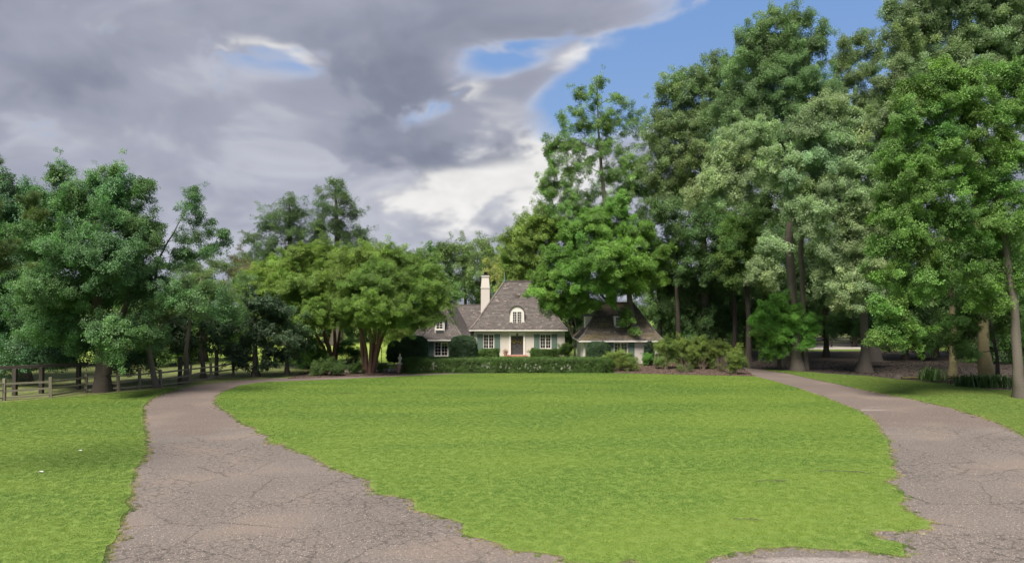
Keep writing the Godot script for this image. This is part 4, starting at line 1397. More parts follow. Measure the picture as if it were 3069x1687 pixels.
func make_hedges():
	var hedge := Color(0.075, 0.15, 0.03)
	var h := clipped("long_hedge", "long low clipped hedge dotted with white flowers between lawn and cottage", "hedge", "", Vector3(-0.5, 0.55, -63.2), Vector3(9.25, 0.64, 1.1), 0.05, {"col": hedge, "dense": 150.0, "s": 1.0, "square": 14.0})
	var fl := PackedFloat32Array()
	for k in 60:
		var x: float = [-1.6, 0.4, 2.1, 2.6, 4.3, 5.6, -6.4][rng.randi() % 7] + rng.randfn(0, 0.35) if k < 45 else rng.randf_range(-8, 7)
		var p := Vector3(x, 0.62 + rng.randfn(0, 0.17), 1.12)
		push(fl, Basis.from_euler(Vector3(1.2 + rng.randfn(0, 0.3), rng.randf() * TAU, 0)).scaled(Vector3.ONE * rng.randf_range(0.4, 0.9)), p, Color(0.78, 0.78, 0.72))
	many("blossoms", leaf_mesh.box2, mats.leaf, fl, h)
	var dark := Color(0.045, 0.1, 0.042)
	clipped("clipped_bush", "big dark rounded clipped bush left of the wing window", "bush", "big clipped bushes at the left wing", Vector3(-9.25, 1.45, -66.5), Vector3(1.2, 1.5, 1.2), 0.07, {"col": dark, "dense": 110.0, "s": 1.25, "square": 3.6})
	clipped("clipped_bush", "big dark rounded clipped bush right of the wing window", "bush", "big clipped bushes at the left wing", Vector3(-4.72, 1.4, -68.5), Vector3(1.25, 1.45, 1.2), 0.07, {"col": dark, "dense": 110.0, "s": 1.25, "square": 3.6})
	clipped("clipped_bush", "dark squat clipped bush against the outbuilding wall", "bush", "", Vector3(8.5, 1.1, -69.6), Vector3(1.1, 1.15, 0.9), 0.07, {"col": dark, "dense": 110.0, "s": 1.25, "square": 3.6})
	clipped("clipped_bush", "round dark bush on a short stem beside the iron gate", "bush", "", Vector3(-11.5, 1.25, -69.5), Vector3(0.75, 1.1, 0.75), 0.1, {"col": Color(0.042, 0.098, 0.026), "dense": 110.0, "s": 1.25, "square": 2.3})
	clipped("boxwood", "low box hedge under the left wing window", "hedge", "", Vector3(-7.2, 0.35, -69.6), Vector3(1.15, 0.4, 0.5), 0.05, {"col": hedge, "dense": 130.0, "square": 7.0})
	clipped("boxwood", "square box hedge under the left front window", "hedge", "", Vector3(-2.45, 0.42, -79.3), Vector3(0.95, 0.5, 0.55), 0.04, {"col": hedge, "dense": 130.0, "square": 8.0})
	clipped("boxwood", "small pale box ball between big bush and left front window", "hedge", "", Vector3(-3.7, 0.36, -78.9), Vector3(0.5, 0.4, 0.45), 0.05, {"col": Color(0.098, 0.195, 0.039), "dense": 130.0, "square": 4.0})
	clipped("boxwood", "square box hedge under the right front window", "hedge", "", Vector3(3.95, 0.4, -79.3), Vector3(1.25, 0.46, 0.55), 0.04, {"col": hedge, "dense": 130.0, "square": 8.0})
	clipped("boxwood", "small upright box cone right of the front steps", "hedge", "", Vector3(2.42, 0.48, -79.4), Vector3(0.27, 0.56, 0.27), 0.05, {"col": hedge, "dense": 150.0, "square": 2.6})
	clipped("upright_evergreen", "narrow dark upright evergreen by the outbuilding's right wall", "bush", "", Vector3(13.6, 1.15, -69.9), Vector3(0.42, 1.2, 0.42), 0.1, {"col": Color(0.023, 0.052, 0.026), "dense": 130.0, "s": 1.25, "square": 2.4})
	var yel := {"leaf": "fine", "col": Color(0.155, 0.235, 0.048), "rc": 0.32, "m": 10, "s": 0.62, "k": 7.5, "gap": -0.3, "grow": 1.0, "sy": 0.95, "inner": 0.3}
	shrub("shrub", "low yellow-green shrub against the right end of the long hedge", "", Vector3(9.54, 0, -63.43), [8.84, 1.06, -64, 0.52, 9.93, 1.25, -64, 0.55, 9.5, 0.7, -64, 0.73, 10.72, 0.58, -64, 0.61, 8.5, 0.4, -64, 0.49, 10.41, 0.94, -64, 0.52], yel.merged({"col": Color(0.169, 0.247, 0.046)}, true))
	shrub("shrub", "leftmost of three tall yellow-green shrubs right of the outbuilding", "yellow-green shrubs on the right bed", Vector3(14.08, 0, -64.95), [14.08, 2.02, -66, 0.69, 14.87, 1.46, -66, 0.81, 14.08, 0.93, -66, 0.63, 14.55, 2.34, -66, 0.5, 14.24, 0.4, -66, 0.38], yel)
	shrub("shrub", "middle one of three tall yellow-green shrubs right of the outbuilding", "yellow-green shrubs on the right bed", Vector3(15.77, 0, -64.34), [15.8, 2.15, -66, 0.81, 16.74, 1.71, -66, 0.88, 15.96, 1.08, -66, 0.78, 16.9, 0.77, -66, 0.63, 15.49, 1.46, -66, 0.63], yel)
	shrub("shrub", "rightmost of three tall yellow-green shrubs right of the outbuilding", "yellow-green shrubs on the right bed", Vector3(17.39, 0, -64.34), [17.68, 2.15, -66, 0.75, 18.37, 1.52, -66, 0.69, 17.68, 1.08, -66, 0.69, 18.46, 0.71, -66, 0.5, 17.37, 1.59, -66, 0.69], yel)
	shrub("shrub", "small open yellow-green shrub beside the right drive", "", Vector3(19.19, 0, -60.58), [18.94, 1.6, -61, 0.38, 19.4, 2.07, -61, 0.32, 19.23, 1.05, -61, 0.52, 19.87, 0.97, -61, 0.43, 19.06, 0.56, -61, 0.38, 19.58, 1.49, -61, 0.38], yel)
	shrub("shrub", "thin airy shrub behind the small one by the drive", "", Vector3(19.68, 0, -65.9), [19.55, 2.3, -66.5, 0.38, 20.08, 1.67, -66.5, 0.38, 19.39, 1.36, -66.5, 0.38, 20.33, 2.12, -66.5, 0.25], yel)
	shrub("shrub", "low round green bush at the front of the right bed", "", Vector3(15.26, 0, -62.26), [15.24, 0.37, -63, 0.39, 15.83, 0.34, -63, 0.36], yel.merged({"col": Color(0.098, 0.150, 0.039)}, true))
	shrub("shrub", "small grey-green bush low in the right bed, nearest the drive", "", Vector3(18.26, 0, -62.84), [18.27, 0.35, -63.5, 0.33, 18.82, 0.32, -63.5, 0.3], yel.merged({"col": Color(0.143, 0.156, 0.072)}, true))
	shrub("shrub", "bright small bush at the foot of the upright evergreen", "", Vector3(13.37, 0, -69.28), [13.35, 0.78, -69, 0.39, 13.19, 0.45, -69, 0.33], yel.merged({"col": Color(0.104, 0.260, 0.039)}, true))
	shrub("shrub", "leafy plant at the right front corner of the cottage", "", Vector3(6.15, 0, -78.8), [5.8, 0.95, -78.8, 0.45, 6.18, 0.73, -78.8, 0.52, 5.51, 0.58, -78.8, 0.34, 6.4, 1.17, -78.8, 0.34], yel.merged({"col": Color(0.117, 0.221, 0.046)}, true))
	# low planting round the crape myrtle trunks
	var low := {"leaf": "fine", "col": Color(0.078, 0.150, 0.033), "rc": 0.32, "m": 9, "s": 0.65, "k": 7.0, "gap": -0.35, "inner": 0.3}
	shrub("shrub", "low dark bush at the foot of the left crape myrtle", "", Vector3(-15.77, 0, -60.58), [-16.39, 0.6, -60, 0.48, -15.62, 0.72, -60, 0.57, -14.85, 0.66, -60, 0.51, -16.76, 0.37, -60, 0.34, -14.51, 0.37, -60, 0.34], low)
	shrub("shrub", "low bush between the two crape myrtle trunks", "", Vector3(-13.81, 0, -61.97), [-13.97, 0.4, -61.5, 0.38, -13.47, 0.46, -61.5, 0.38], low)
	shrub("shrub", "small bush right of the right crape myrtle trunk", "", Vector3(-11.74, 0, -63.13), [-11.83, 0.31, -63, 0.39, -11.42, 0.25, -63, 0.3], low)
	shrub("shrub", "bright green bush behind the left crape myrtle", "", Vector3(-18.96, 0, -66.23), [-19.43, 1.38, -66.2, 0.82, -18.49, 1.7, -66.2, 0.88, -19.9, 0.6, -66.2, 0.63, -18.64, 0.69, -66.2, 0.75, -17.86, 1.23, -66.2, 0.56], low.merged({"col": Color(0.111, 0.247, 0.039), "s": 0.9, "rc": 0.45}, true))
	shrub("shrub", "weeping green shrub between the crape myrtle trunks", "", Vector3(-15.73, 0, -68.23), [-16.3, 1.68, -68.2, 0.65, -15.49, 1.55, -68.2, 0.65, -14.94, 1.17, -68.2, 0.45, -16.69, 1.49, -68.2, 0.45], low.merged({"leaf": "feather", "col": Color(0.078, 0.221, 0.052), "s": 0.7, "rc": 0.45}, true))
	shrub("shrub", "dark bush under the weeping green shrub", "", Vector3(-15.35, 0, -66.88), [-15.42, 0.63, -66.9, 0.44, -14.97, 0.57, -66.9, 0.35], low.merged({"col": Color(0.029, 0.058, 0.026)}, true))
	shrub("shrub", "pale yellow-green bush behind the iron gate", "", Vector3(-12.6, 0, -77.2), [-12.75, 3.3, -77, 0.88, -11.65, 2.75, -77, 0.8, -13.3, 2.39, -77, 0.66, -12.2, 1.66, -77, 0.58], low.merged({"col": Color(0.195, 0.286, 0.058), "s": 1.0, "rc": 0.6}, true))


# ---------------------------------------------------------------- trees
func make_trees():
	var oak := {"leaf": "oak", "rise": -0.1, "grow": 1.18, "k": 6.5, "col": Color(0.184, 0.266, 0.123), "rc": 0.7, "m": 13, "s": 1.05, "bark": "grey_bark", "sy": 0.9, "up": 0.25, "flat": 0.75}
	var maple := {"leaf": "broad", "grow": 1.12, "k": 6.2, "col": Color(0.151, 0.310, 0.054), "rc": 0.65, "m": 12, "s": 1.0, "flat": 0.5, "up": 0.5}
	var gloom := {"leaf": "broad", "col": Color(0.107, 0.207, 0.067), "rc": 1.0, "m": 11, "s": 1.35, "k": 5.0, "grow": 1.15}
	# --- left side
	tree("maple_tree", "big dark green tree with a thick forked trunk at the rail fence", "", [[Vector3(-28.68, 0, -49.49), 0.46], [Vector3(-28.67, 1.24, -49.5), 0.42], [Vector3(-28.95, 2.88, -49.5), 0.3], [Vector3(-29.18, 5.7, -49.5), 0.3], [Vector3(-29.42, 9.68, -49.5), 0.2], [Vector3(-29.3, 13.43, -49.5), 0.08]],
		[-31.88, 15.43, -49.5, 0.38, -31.95, 14.61, -49.5, 0.75, -29.32, 15.31, -49.5, 0.35, -29.42, 14.37, -49.5, 0.94, -27.89, 15.31, -49.5, 0.4, -28.01, 14.37, -49.5, 0.98, -26.13, 14.56, -49.5, 0.38, -26.49, 13.67, -49.5, 0.89, -30.59, 13.43, -49.5, 1.06, -32.46, 12.73, -49.5, 1.41, -31.58, 12.01, -51.5, 1.83, -28.13, 12.26, -49.5, 1.64, -26.13, 11.32, -49.5, 1.22, -25.31, 10.03, -49.5, 0.98, -33.17, 10.39, -49.5, 1.88, -29.58, 9.1, -47.5, 2.03, -26.53, 9.04, -46.5, 1.87, -26.02, 8.04, -49.5, 1.45, -30.93, 7.08, -47.5, 1.8, -31.34, 6.89, -51.5, 1.71, -29.46, 6.9, -52.5, 1.49, -26.18, 4.46, -45.5, 1.03, -25.21, 3.92, -45.5, 0.97, -25.3, 4.15, -47.5, 1.08, -25.75, 3.38, -45.5, 0.75, -31.76, 4.52, -49.5, 1.88, -34.08, 5.92, -50.5, 1.67, -24.2, 6.29, -48, 0.59, -23.07, 6.45, -48, 0.68, -21.7, 6.29, -48, 0.73, -20.34, 5.99, -48, 0.68, -19.29, 5.6, -48.5, 0.6, -25.15, 5.71, -48.5, 0.69],
		{"leaf": "broad", "col": Color(0.116, 0.238, 0.088), "rc": 0.65, "gap": -0.12, "m": 12, "s": 0.95, "flare": 1.5, "bark": "bark", "k": 6.0, "grow": 1.15, "vary": 0.26, "rise": 0.6,
		"stems": [[[Vector3(-28.47, 1.25, -49.4), 0.4], [Vector3(-27.72, 4.07, -49.2), 0.25], [Vector3(-26.45, 7.33, -49), 0.15], [Vector3(-25.64, 9.42, -49), 0.06]], [[Vector3(-28.19, 1.95, -49.4), 0.22], [Vector3(-26.35, 5.02, -48.6), 0.16], [Vector3(-24.31, 6.17, -48.2), 0.1], [Vector3(-21.25, 6.29, -48), 0.05]]]})
	tree("open_tree", "thin open-crowned tree leaning right above the rail fence", "", [[Vector3(-26.2, 0, -51.96), 0.2], [Vector3(-26.7, 3.96, -51.5), 0.15], [Vector3(-25.97, 9.33, -51.5), 0.08], [Vector3(-24.51, 12.01, -51.5), 0.035], [Vector3(-23.48, 13.72, -51.5), 0.015]],
		[-23.41, 14.45, -51.5, 0.34, -23.33, 13.96, -51.5, 0.44, -23.41, 13.35, -51.5, 0.54, -23.77, 12.26, -51.5, 0.59, -22.55, 12.74, -51.5, 0.59, -22.31, 11.52, -51.5, 0.63, -21.58, 10.79, -51.5, 0.49, -23.16, 10.79, -51.5, 0.68, -24.26, 10.79, -51.5, 0.59, -22.07, 10.06, -51.5, 0.68, -23.53, 9.57, -51.5, 0.73, -21.21, 11.16, -51.5, 0.29, -24.75, 9.57, -51.5, 0.59],
		{"leaf": "broad", "col": Color(0.106, 0.223, 0.089), "rc": 0.5, "m": 8, "s": 0.8, "k": 5.0, "gap": -0.15, "rise": 0.4, "bark": "grey_bark", "inner": 0.1})
	tree("drooping_tree", "grey-green tree whose boughs droop over the rail fence", "", [[Vector3(-25.77, 0, -55.83), 0.2], [Vector3(-25.62, 2.46, -55.5), 0.16], [Vector3(-25.36, 5.61, -55.5), 0.12], [Vector3(-24.57, 7.45, -55.5), 0.05]],
		[-27.01, 9.17, -58.5, 0.94, -25.78, 9.5, -59.5, 1.01, -24.08, 9.22, -59.5, 0.96, -28.67, 9.17, -58.5, 1, -22.96, 8.37, -59.5, 0.9, -25.9, 8.34, -58.5, 1.11, -26.15, 7.71, -55.5, 1, -24.57, 7.45, -55.5, 0.95, -22.99, 6.93, -55.5, 0.95, -27.2, 6.66, -55.5, 0.95, -25.62, 5.87, -55.5, 1.1, -23.78, 5.61, -55.5, 1.05, -21.94, 5.74, -55.5, 0.84, -27.72, 5.09, -55.5, 0.89, -21.41, 6.4, -55.5, 0.63],
		{"leaf": "feather", "col": Color(0.178, 0.284, 0.124), "rc": 0.55, "m": 10, "s": 0.8, "bark": "grey_bark", "sy": 0.6, "up": 0.9, "flat": 0.35})
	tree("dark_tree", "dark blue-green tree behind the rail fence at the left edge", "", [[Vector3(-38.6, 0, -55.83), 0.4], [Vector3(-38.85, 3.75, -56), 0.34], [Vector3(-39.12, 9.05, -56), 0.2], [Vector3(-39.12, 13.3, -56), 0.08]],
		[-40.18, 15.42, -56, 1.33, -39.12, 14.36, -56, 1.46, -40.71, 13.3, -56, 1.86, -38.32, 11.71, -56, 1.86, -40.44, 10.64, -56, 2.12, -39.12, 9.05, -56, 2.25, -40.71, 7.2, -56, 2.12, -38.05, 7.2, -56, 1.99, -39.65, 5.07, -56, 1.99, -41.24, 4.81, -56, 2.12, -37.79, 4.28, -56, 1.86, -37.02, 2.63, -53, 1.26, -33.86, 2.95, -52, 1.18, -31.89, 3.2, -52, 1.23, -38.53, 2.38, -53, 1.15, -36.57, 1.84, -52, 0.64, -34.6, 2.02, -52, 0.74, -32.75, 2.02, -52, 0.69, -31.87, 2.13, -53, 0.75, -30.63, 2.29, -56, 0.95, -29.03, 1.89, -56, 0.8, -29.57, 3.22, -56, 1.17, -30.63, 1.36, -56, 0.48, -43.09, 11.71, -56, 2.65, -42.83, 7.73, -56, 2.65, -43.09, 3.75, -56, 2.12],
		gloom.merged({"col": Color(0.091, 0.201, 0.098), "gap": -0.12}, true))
	tree("pine_tree", "pine at the left edge with soft needle boughs reaching into view", "", [[Vector3(-21.5, 0, -24.5), 0.3], [Vector3(-21.4, 6, -24.5), 0.24], [Vector3(-21.5, 12.5, -24.5), 0.05]],
		[-17.34, 10, -24.5, 0.37, -16.82, 9.77, -24.5, 0.3, -17.69, 10.35, -24.5, 0.32, -18.27, 9.88, -24.5, 0.58, -17.46, 8.95, -24.5, 0.35, -16.94, 8.26, -24.5, 0.23, -17.58, 8.02, -24.5, 0.39, -18.16, 7.91, -24.5, 0.58, -17.81, 11.72, -24.5, 0.13, -18.39, 11.62, -24.5, 0.46, -19.2, 10.81, -24.5, 0.81, -19.55, 8.95, -24.5, 0.81, -19.55, 7.56, -24.5, 0.7, -16.71, 9.42, -24.5, 0.21, -17.11, 7.68, -24.5, 0.23, -20.48, 11.85, -24.5, 0.58, -21.64, 9.88, -24.5, 0.7],
		{"leaf": "pine", "col": Color(0.089, 0.151, 0.054), "rc": 0.22, "m": 7, "s": 0.95, "k": 3.2, "up": 0.5, "bark": "bark"})
	var ev := {"leaf": "waxy", "col": Color(0.061, 0.116, 0.061), "rc": 0.6, "m": 12, "s": 0.95, "k": 5.0, "inner": 0.25}
	tree("evergreen_tree", "dark evergreen tree over the far end of the rail fence", "dark evergreens at the end of the rail fence", [[Vector3(-25.45, 0, -58.23), 0.2], [Vector3(-25.76, 2.52, -58.5), 0.15], [Vector3(-25.9, 5.01, -58.5), 0.06]], [-28.11, 4.32, -58.5, 1.16, -26.59, 4.74, -58.5, 1.25, -25.07, 4.6, -58.5, 1.33, -27.42, 3.07, -58.5, 1.16, -25.62, 2.94, -58.5, 1.25, -28.67, 3.07, -58.5, 0.83, -26.73, 2.24, -58.5, 0.67, -24.37, 3.35, -58.5, 1.11], ev)
	tree("evergreen_tree", "broad dark evergreen tree between rail fence and crape myrtle", "dark evergreens at the end of the rail fence", [[Vector3(-21.52, 0, -59.26), 0.28], [Vector3(-21.62, 2.19, -59.3), 0.2], [Vector3(-21.76, 5.84, -59.3), 0.07]], [-23.44, 5.56, -59.3, 1.4, -21.76, 5.98, -59.3, 1.55, -20.07, 5.56, -59.3, 1.4, -23.72, 3.59, -59.3, 1.4, -22.04, 3.59, -59.3, 1.63, -20.21, 3.59, -59.3, 1.55, -23.44, 1.91, -59.3, 1.18, -21.62, 1.76, -59.3, 1.26, -19.93, 1.85, -59.3, 1.26, -18.95, 3.31, -59.3, 1.12, -22.6, 1.06, -59.3, 0.73, -20.63, 0.92, -59.3, 0.67], ev)
	tree("evergreen_tree", "dark evergreen tree just left of the crape myrtle trunk", "dark evergreens at the end of the rail fence", [[Vector3(-19.39, 0, -60.86), 0.2], [Vector3(-19.43, 2.07, -61), 0.14], [Vector3(-19.43, 4.67, -61), 0.05]], [-19.78, 4.67, -61, 1.16, -18.62, 4.09, -61, 1.1, -19.2, 2.64, -61, 1.16, -20.07, 1.78, -61, 0.98, -18.62, 1.78, -61, 0.92, -18.19, 2.64, -61, 0.75], ev.merged({"col": Color(0.073, 0.146, 0.067)}, true))
	var cyp := {"leaf": "feather", "col": Color(0.128, 0.213, 0.099), "rc": 1.0, "m": 11, "s": 1.35, "k": 4.4, "bark": "bark", "sy": 0.75, "up": 0.5, "flat": 0.45}
	tree("cypress_tree", "shorter left one of two bald cypresses rising behind the crape myrtles", "bald cypresses", [[Vector3(-31.6, 0, -100.08), 0.6], [Vector3(-31.57, 11.14, -100), 0.4], [Vector3(-31.67, 17.77, -100), 0.2], [Vector3(-31.86, 21.08, -100), 0.05]],
		[-31.86, 20.52, -100, 1.23, -32.66, 19.43, -100, 1.71, -30.77, 18.72, -100, 1.71, -34.08, 18.24, -100, 1.61, -31.95, 16.82, -100, 2.37, -29.82, 16.35, -100, 1.89, -34.79, 16.35, -100, 1.89, -36.69, 15.4, -100, 1.33, -32.9, 14.45, -100, 2.37, -35.74, 13.51, -100, 1.99, -30.53, 13.51, -100, 2.37, -37.87, 12.8, -100, 1.23, -33.37, 11.61, -100, 2.84, -29.82, 11.14, -100, 2.84, -38.58, 11.61, -100, 1.23, -36.69, 10.66, -100, 2.37], cyp)
	tree("cypress_tree", "taller right one of two bald cypresses rising behind the crape myrtles", "bald cypresses", [[Vector3(-24.87, 0, -100.08), 0.65], [Vector3(-25.09, 11.18, -101), 0.45], [Vector3(-25.33, 19.8, -101), 0.22], [Vector3(-25.43, 23.62, -101), 0.05]],
		[-25.43, 23.24, -101, 0.96, -25, 21.95, -101, 1.44, -26.53, 21.47, -101, 1.53, -23.66, 20.51, -101, 1.53, -27.25, 19.56, -101, 1.72, -25.09, 18.84, -101, 2.2, -22.94, 18.6, -101, 1.53, -27.49, 16.93, -101, 2.15, -24.62, 15.97, -101, 2.39, -22.22, 16.45, -101, 1.72, -21.51, 14.77, -101, 1.34, -28.44, 14.53, -101, 2.15, -25.57, 13.34, -101, 2.63, -22.46, 13.58, -101, 2.15, -20.79, 13.82, -101, 0.96, -28.92, 12.14, -101, 2.39], cyp)
	tree("brownish_tree", "olive-brown small tree top left of the cypresses", "", [[Vector3(-32.18, 0, -83.4), 0.3], [Vector3(-31.95, 6.4, -83), 0.2], [Vector3(-31.95, 11.12, -83), 0.05]], [-32.22, 10.72, -83, 1.02, -31.04, 10.33, -83, 1.1, -32.81, 9.55, -83, 1.1, -31.43, 8.76, -83, 1.57, -33.2, 7.97, -83, 1.34, -30.06, 8.76, -83, 1.34], cyp.merged({"leaf": "fine", "col": Color(0.195, 0.187, 0.089), "s": 1.2, "rc": 0.8}, true))
	# crape myrtles: fans of smooth stems under flat-topped heads
	var cm := {"leaf": "fine", "col": Color(0.185, 0.3, 0.052), "rc": 0.7, "m": 15, "s": 1.0, "bark": "red_bark", "sy": 0.62, "up": 0.7, "flat": 0.38, "k": 8.0, "gap": -0.2, "grow": 1.2, "flare": 1.25, "clear": 3.2, "limb": 0.024, "vary": 0.2, "inner": 0.25}
	var a := Vector3(-17.33, 0, -67.55)
	tree("crape_myrtle", "left one of two wide yellow-green crape myrtles with fanned reddish stems", "crape myrtles left of the cottage",
		[[a, 0.28], [Vector3(-17.57, 1.92, -67.5), 0.2], [Vector3(-18.21, 3.84, -67.5), 0.15], [Vector3(-19.33, 6.4, -67.5), 0.07]],
		[-24.08, 7.35, -66.5, 1.07, -23.49, 8.48, -67.5, 1.44, -22.21, 9.64, -68.5, 1.56, -19.97, 10.4, -67.5, 1.6, -18.21, 10.49, -67.5, 1.6, -16.61, 9.92, -67.5, 1.44, -23.81, 6.24, -67.5, 1.28, -21.24, 7.33, -65.5, 1.71, -19.07, 7.95, -65.5, 1.86, -17.05, 7.95, -65.5, 1.86, -22.51, 5.14, -66.5, 1.07, -20.62, 5.31, -65.5, 1.37, -18.47, 5.64, -64.5, 1.47, -17.05, 5.78, -65.5, 1.4, -21.86, 7.74, -70.5, 1.84, -19.46, 8.09, -71.5, 1.86, -25.08, 6.4, -67.5, 0.7, -16.13, 7.36, -67.5, 1.44, -21.24, 4.38, -65.5, 0.87, -19.39, 3.96, -64.5, 0.79, -24.61, 5.44, -67.5, 0.96, -23.49, 4.48, -67.5, 0.96, -24.76, 7.68, -67.5, 1.15, -21.55, 3.61, -65.5, 0.62, -17.86, 4.57, -64.5, 0.79, -16.27, 4.85, -65.5, 0.87],
		cm.merged({"stems": [[[a + Vector3(0.15, 0, 0.1), 0.2], [Vector3(-16.93, 2.24, -67.5), 0.17], [Vector3(-17.04, 4.81, -67.3), 0.12], [Vector3(-17.44, 7.67, -67), 0.06]], [[a + Vector3(-0.2, 0, 0.1), 0.18], [Vector3(-17.92, 1.96, -67), 0.14], [Vector3(-18.97, 3.71, -66.8), 0.1], [Vector3(-20.46, 5.46, -66), 0.05]], [[a + Vector3(0.25, 0, -0.1), 0.16], [Vector3(-16.83, 1.89, -68), 0.13], [Vector3(-16.53, 4.45, -68.5), 0.09], [Vector3(-16.49, 7.05, -69), 0.05]]]}, true))
	a = Vector3(-12.58, 0, -62.26)
	tree("crape_myrtle", "right one of two wide yellow-green crape myrtles, nearest the cottage", "crape myrtles left of the cottage",
		[[a, 0.3], [Vector3(-12.29, 1.68, -62.3), 0.22], [Vector3(-12.17, 3.45, -62.3), 0.16], [Vector3(-11.94, 6.4, -62.3), 0.08]],
		[-14.3, 9.65, -62.3, 1.36, -12.82, 10.24, -62.3, 1.36, -11.35, 10.09, -62.3, 1.36, -9.72, 9.79, -62.3, 1.3, -8.4, 8.91, -62.3, 1.24, -7.22, 7.58, -62.3, 1.12, -6.63, 6.25, -62.3, 0.94, -13.84, 7.83, -60.3, 1.57, -11.78, 7.95, -59.3, 1.69, -10.13, 7.83, -60.3, 1.71, -8.55, 6.98, -61.3, 1.45, -13.33, 5.98, -59.3, 1.26, -11.45, 5.71, -58.3, 1.38, -9.96, 5.7, -59.3, 1.35, -8.55, 5.38, -61.3, 1.16, -7.22, 5.07, -62.3, 0.89, -12.7, 8.28, -66.3, 1.73, -10.19, 7.97, -66.3, 1.73, -14.98, 6.4, -63.3, 1.2, -12.21, 4.57, -59.3, 0.73, -10.7, 4.4, -60.3, 0.69, -13.84, 4.83, -60.3, 0.8, -9.13, 4.54, -60.3, 0.74, -7.83, 4.43, -61.3, 0.7, -6.63, 4.92, -62.3, 0.65],
		cm.merged({"col": Color(0.17, 0.285, 0.05), "stems": [[[a + Vector3(-0.3, 0, 0.1), 0.22], [Vector3(-12.86, 1.98, -62.2), 0.17], [Vector3(-13.41, 4.05, -62), 0.12], [Vector3(-13.82, 6.4, -61.5), 0.06]], [[a + Vector3(0.25, 0, 0.15), 0.22], [Vector3(-11.94, 1.99, -62), 0.18], [Vector3(-11.37, 4.07, -61.6), 0.12], [Vector3(-10.1, 5.82, -61), 0.05]], [[a + Vector3(-0.5, 0, -0.1), 0.2], [Vector3(-13.31, 2.26, -62.5), 0.15], [Vector3(-13.56, 5.21, -63), 0.1], [Vector3(-13.37, 7.9, -63.5), 0.05]], [[a + Vector3(0.1, 0, 0.3), 0.18], [Vector3(-12.37, 2.3, -61.8), 0.14], [Vector3(-12.38, 4.66, -61.3), 0.1], [Vector3(-11.98, 6.98, -61), 0.05]], [[a + Vector3(0.35, 0, -0.1), 0.16], [Vector3(-11.7, 2.54, -62.6), 0.13], [Vector3(-11.03, 4.61, -63), 0.09], [Vector3(-9.54, 6.7, -63), 0.04]]]}, true))
	# --- behind the cottage
	var far := {"leaf": "broad", "col": Color(0.134, 0.240, 0.071), "rc": 1.3, "m": 10, "s": 1.9, "k": 4.2, "limb": 0.02, "twigs": 2}
	var rows := [
		[Vector3(-16.74, 0, -118), "full green tree behind the crape myrtle's right side", 0.9, [-17.41, 12.02, -118.74, 2.53, -15.53, 13.19, -119.45, 2.26, -18.41, 9.24, -119.77, 2.84, -15.69, 9.26, -120.65, 3.14, -17.23, 6.4, -119.44, 2.83, -19.67, 7.54, -120.53, 2.85, -19.34, 4.22, -115.17, 2.73, -16.43, 3.05, -117.79, 2.79]],
		[Vector3(-12.4, 0, -122), "full green tree behind the vent pipe of the cottage", 1.0, [-13.85, 14.08, -124.66, 2.48, -11.03, 14.55, -122.89, 2.33, -12.05, 12.29, -124.41, 3.24, -13.86, 10.37, -119.68, 2.83, -10.65, 8.71, -121.81, 3.17, -12.81, 6.97, -120.48, 2.85]],
		[Vector3(-8.33, 0, -126), "bright feathery tree top between chimney and vent pipe", 1.15, [-9.84, 15.67, -126.26, 1.79, -8.36, 16.1, -126.44, 1.56, -11.05, 13.69, -123.08, 2.22, -7.92, 12.88, -124.3, 2.94, -9.12, 9.94, -124.68, 3.25, -6.97, 8.23, -128.5, 2.74]],
		[Vector3(-5.12, 0, -128), "tall green tree directly behind the chimney", 1.1, [-6.42, 16.84, -129.59, 1.47, -4.74, 16.07, -125.96, 1.55, -3.66, 14.39, -129.78, 2.34, -5.63, 13.55, -125.83, 2.68, -3.93, 10.06, -128.7, 3.35, -2.65, 12.36, -125.76, 2.38, -5.6, 6.99, -125.01, 2.96]],
		[Vector3(-0.25, 0, -115), "rounded yellow-green tree behind the roof finials", 1.5, [-0.25, 12.51, -117.23, 1.78, -1.05, 10.69, -113.26, 2.15, 0.83, 13.91, -113.29, 2.15, 1.42, 10.31, -117.89, 2.79, -0.81, 8.07, -117.23, 2.5, 2.45, 7.48, -113.74, 2.69]],
	]
	for r in rows:
		far_tree(r, far, "trees behind the cottage")
	tree("round_tree", "rounded yellow-green tree rising right of the cottage ridge", "", [[Vector3(3.31, 0, -92.54), 0.4], [Vector3(3.22, 6.4, -92.5), 0.3], [Vector3(3.09, 13.41, -92.5), 0.1]],
		[0.24, 13.63, -92.5, 1.58, 1.56, 15.38, -92.5, 1.67, 3.4, 16.7, -92.5, 1.67, 5.06, 17.35, -92.5, 1.75, 0.9, 12.1, -92.5, 1.75, 2.87, 13.85, -92.5, 2.41, 5.06, 14.73, -92.5, 2.41, -0.2, 10.78, -92.5, 1.23, 1.12, 9.91, -92.5, 1.75, 3.75, 10.78, -92.5, 2.41, 6.38, 15.6, -92.5, 2.19], maple.merged({"col": Color(0.213, 0.328, 0.063), "s": 1.4, "rc": 1.0}, true))
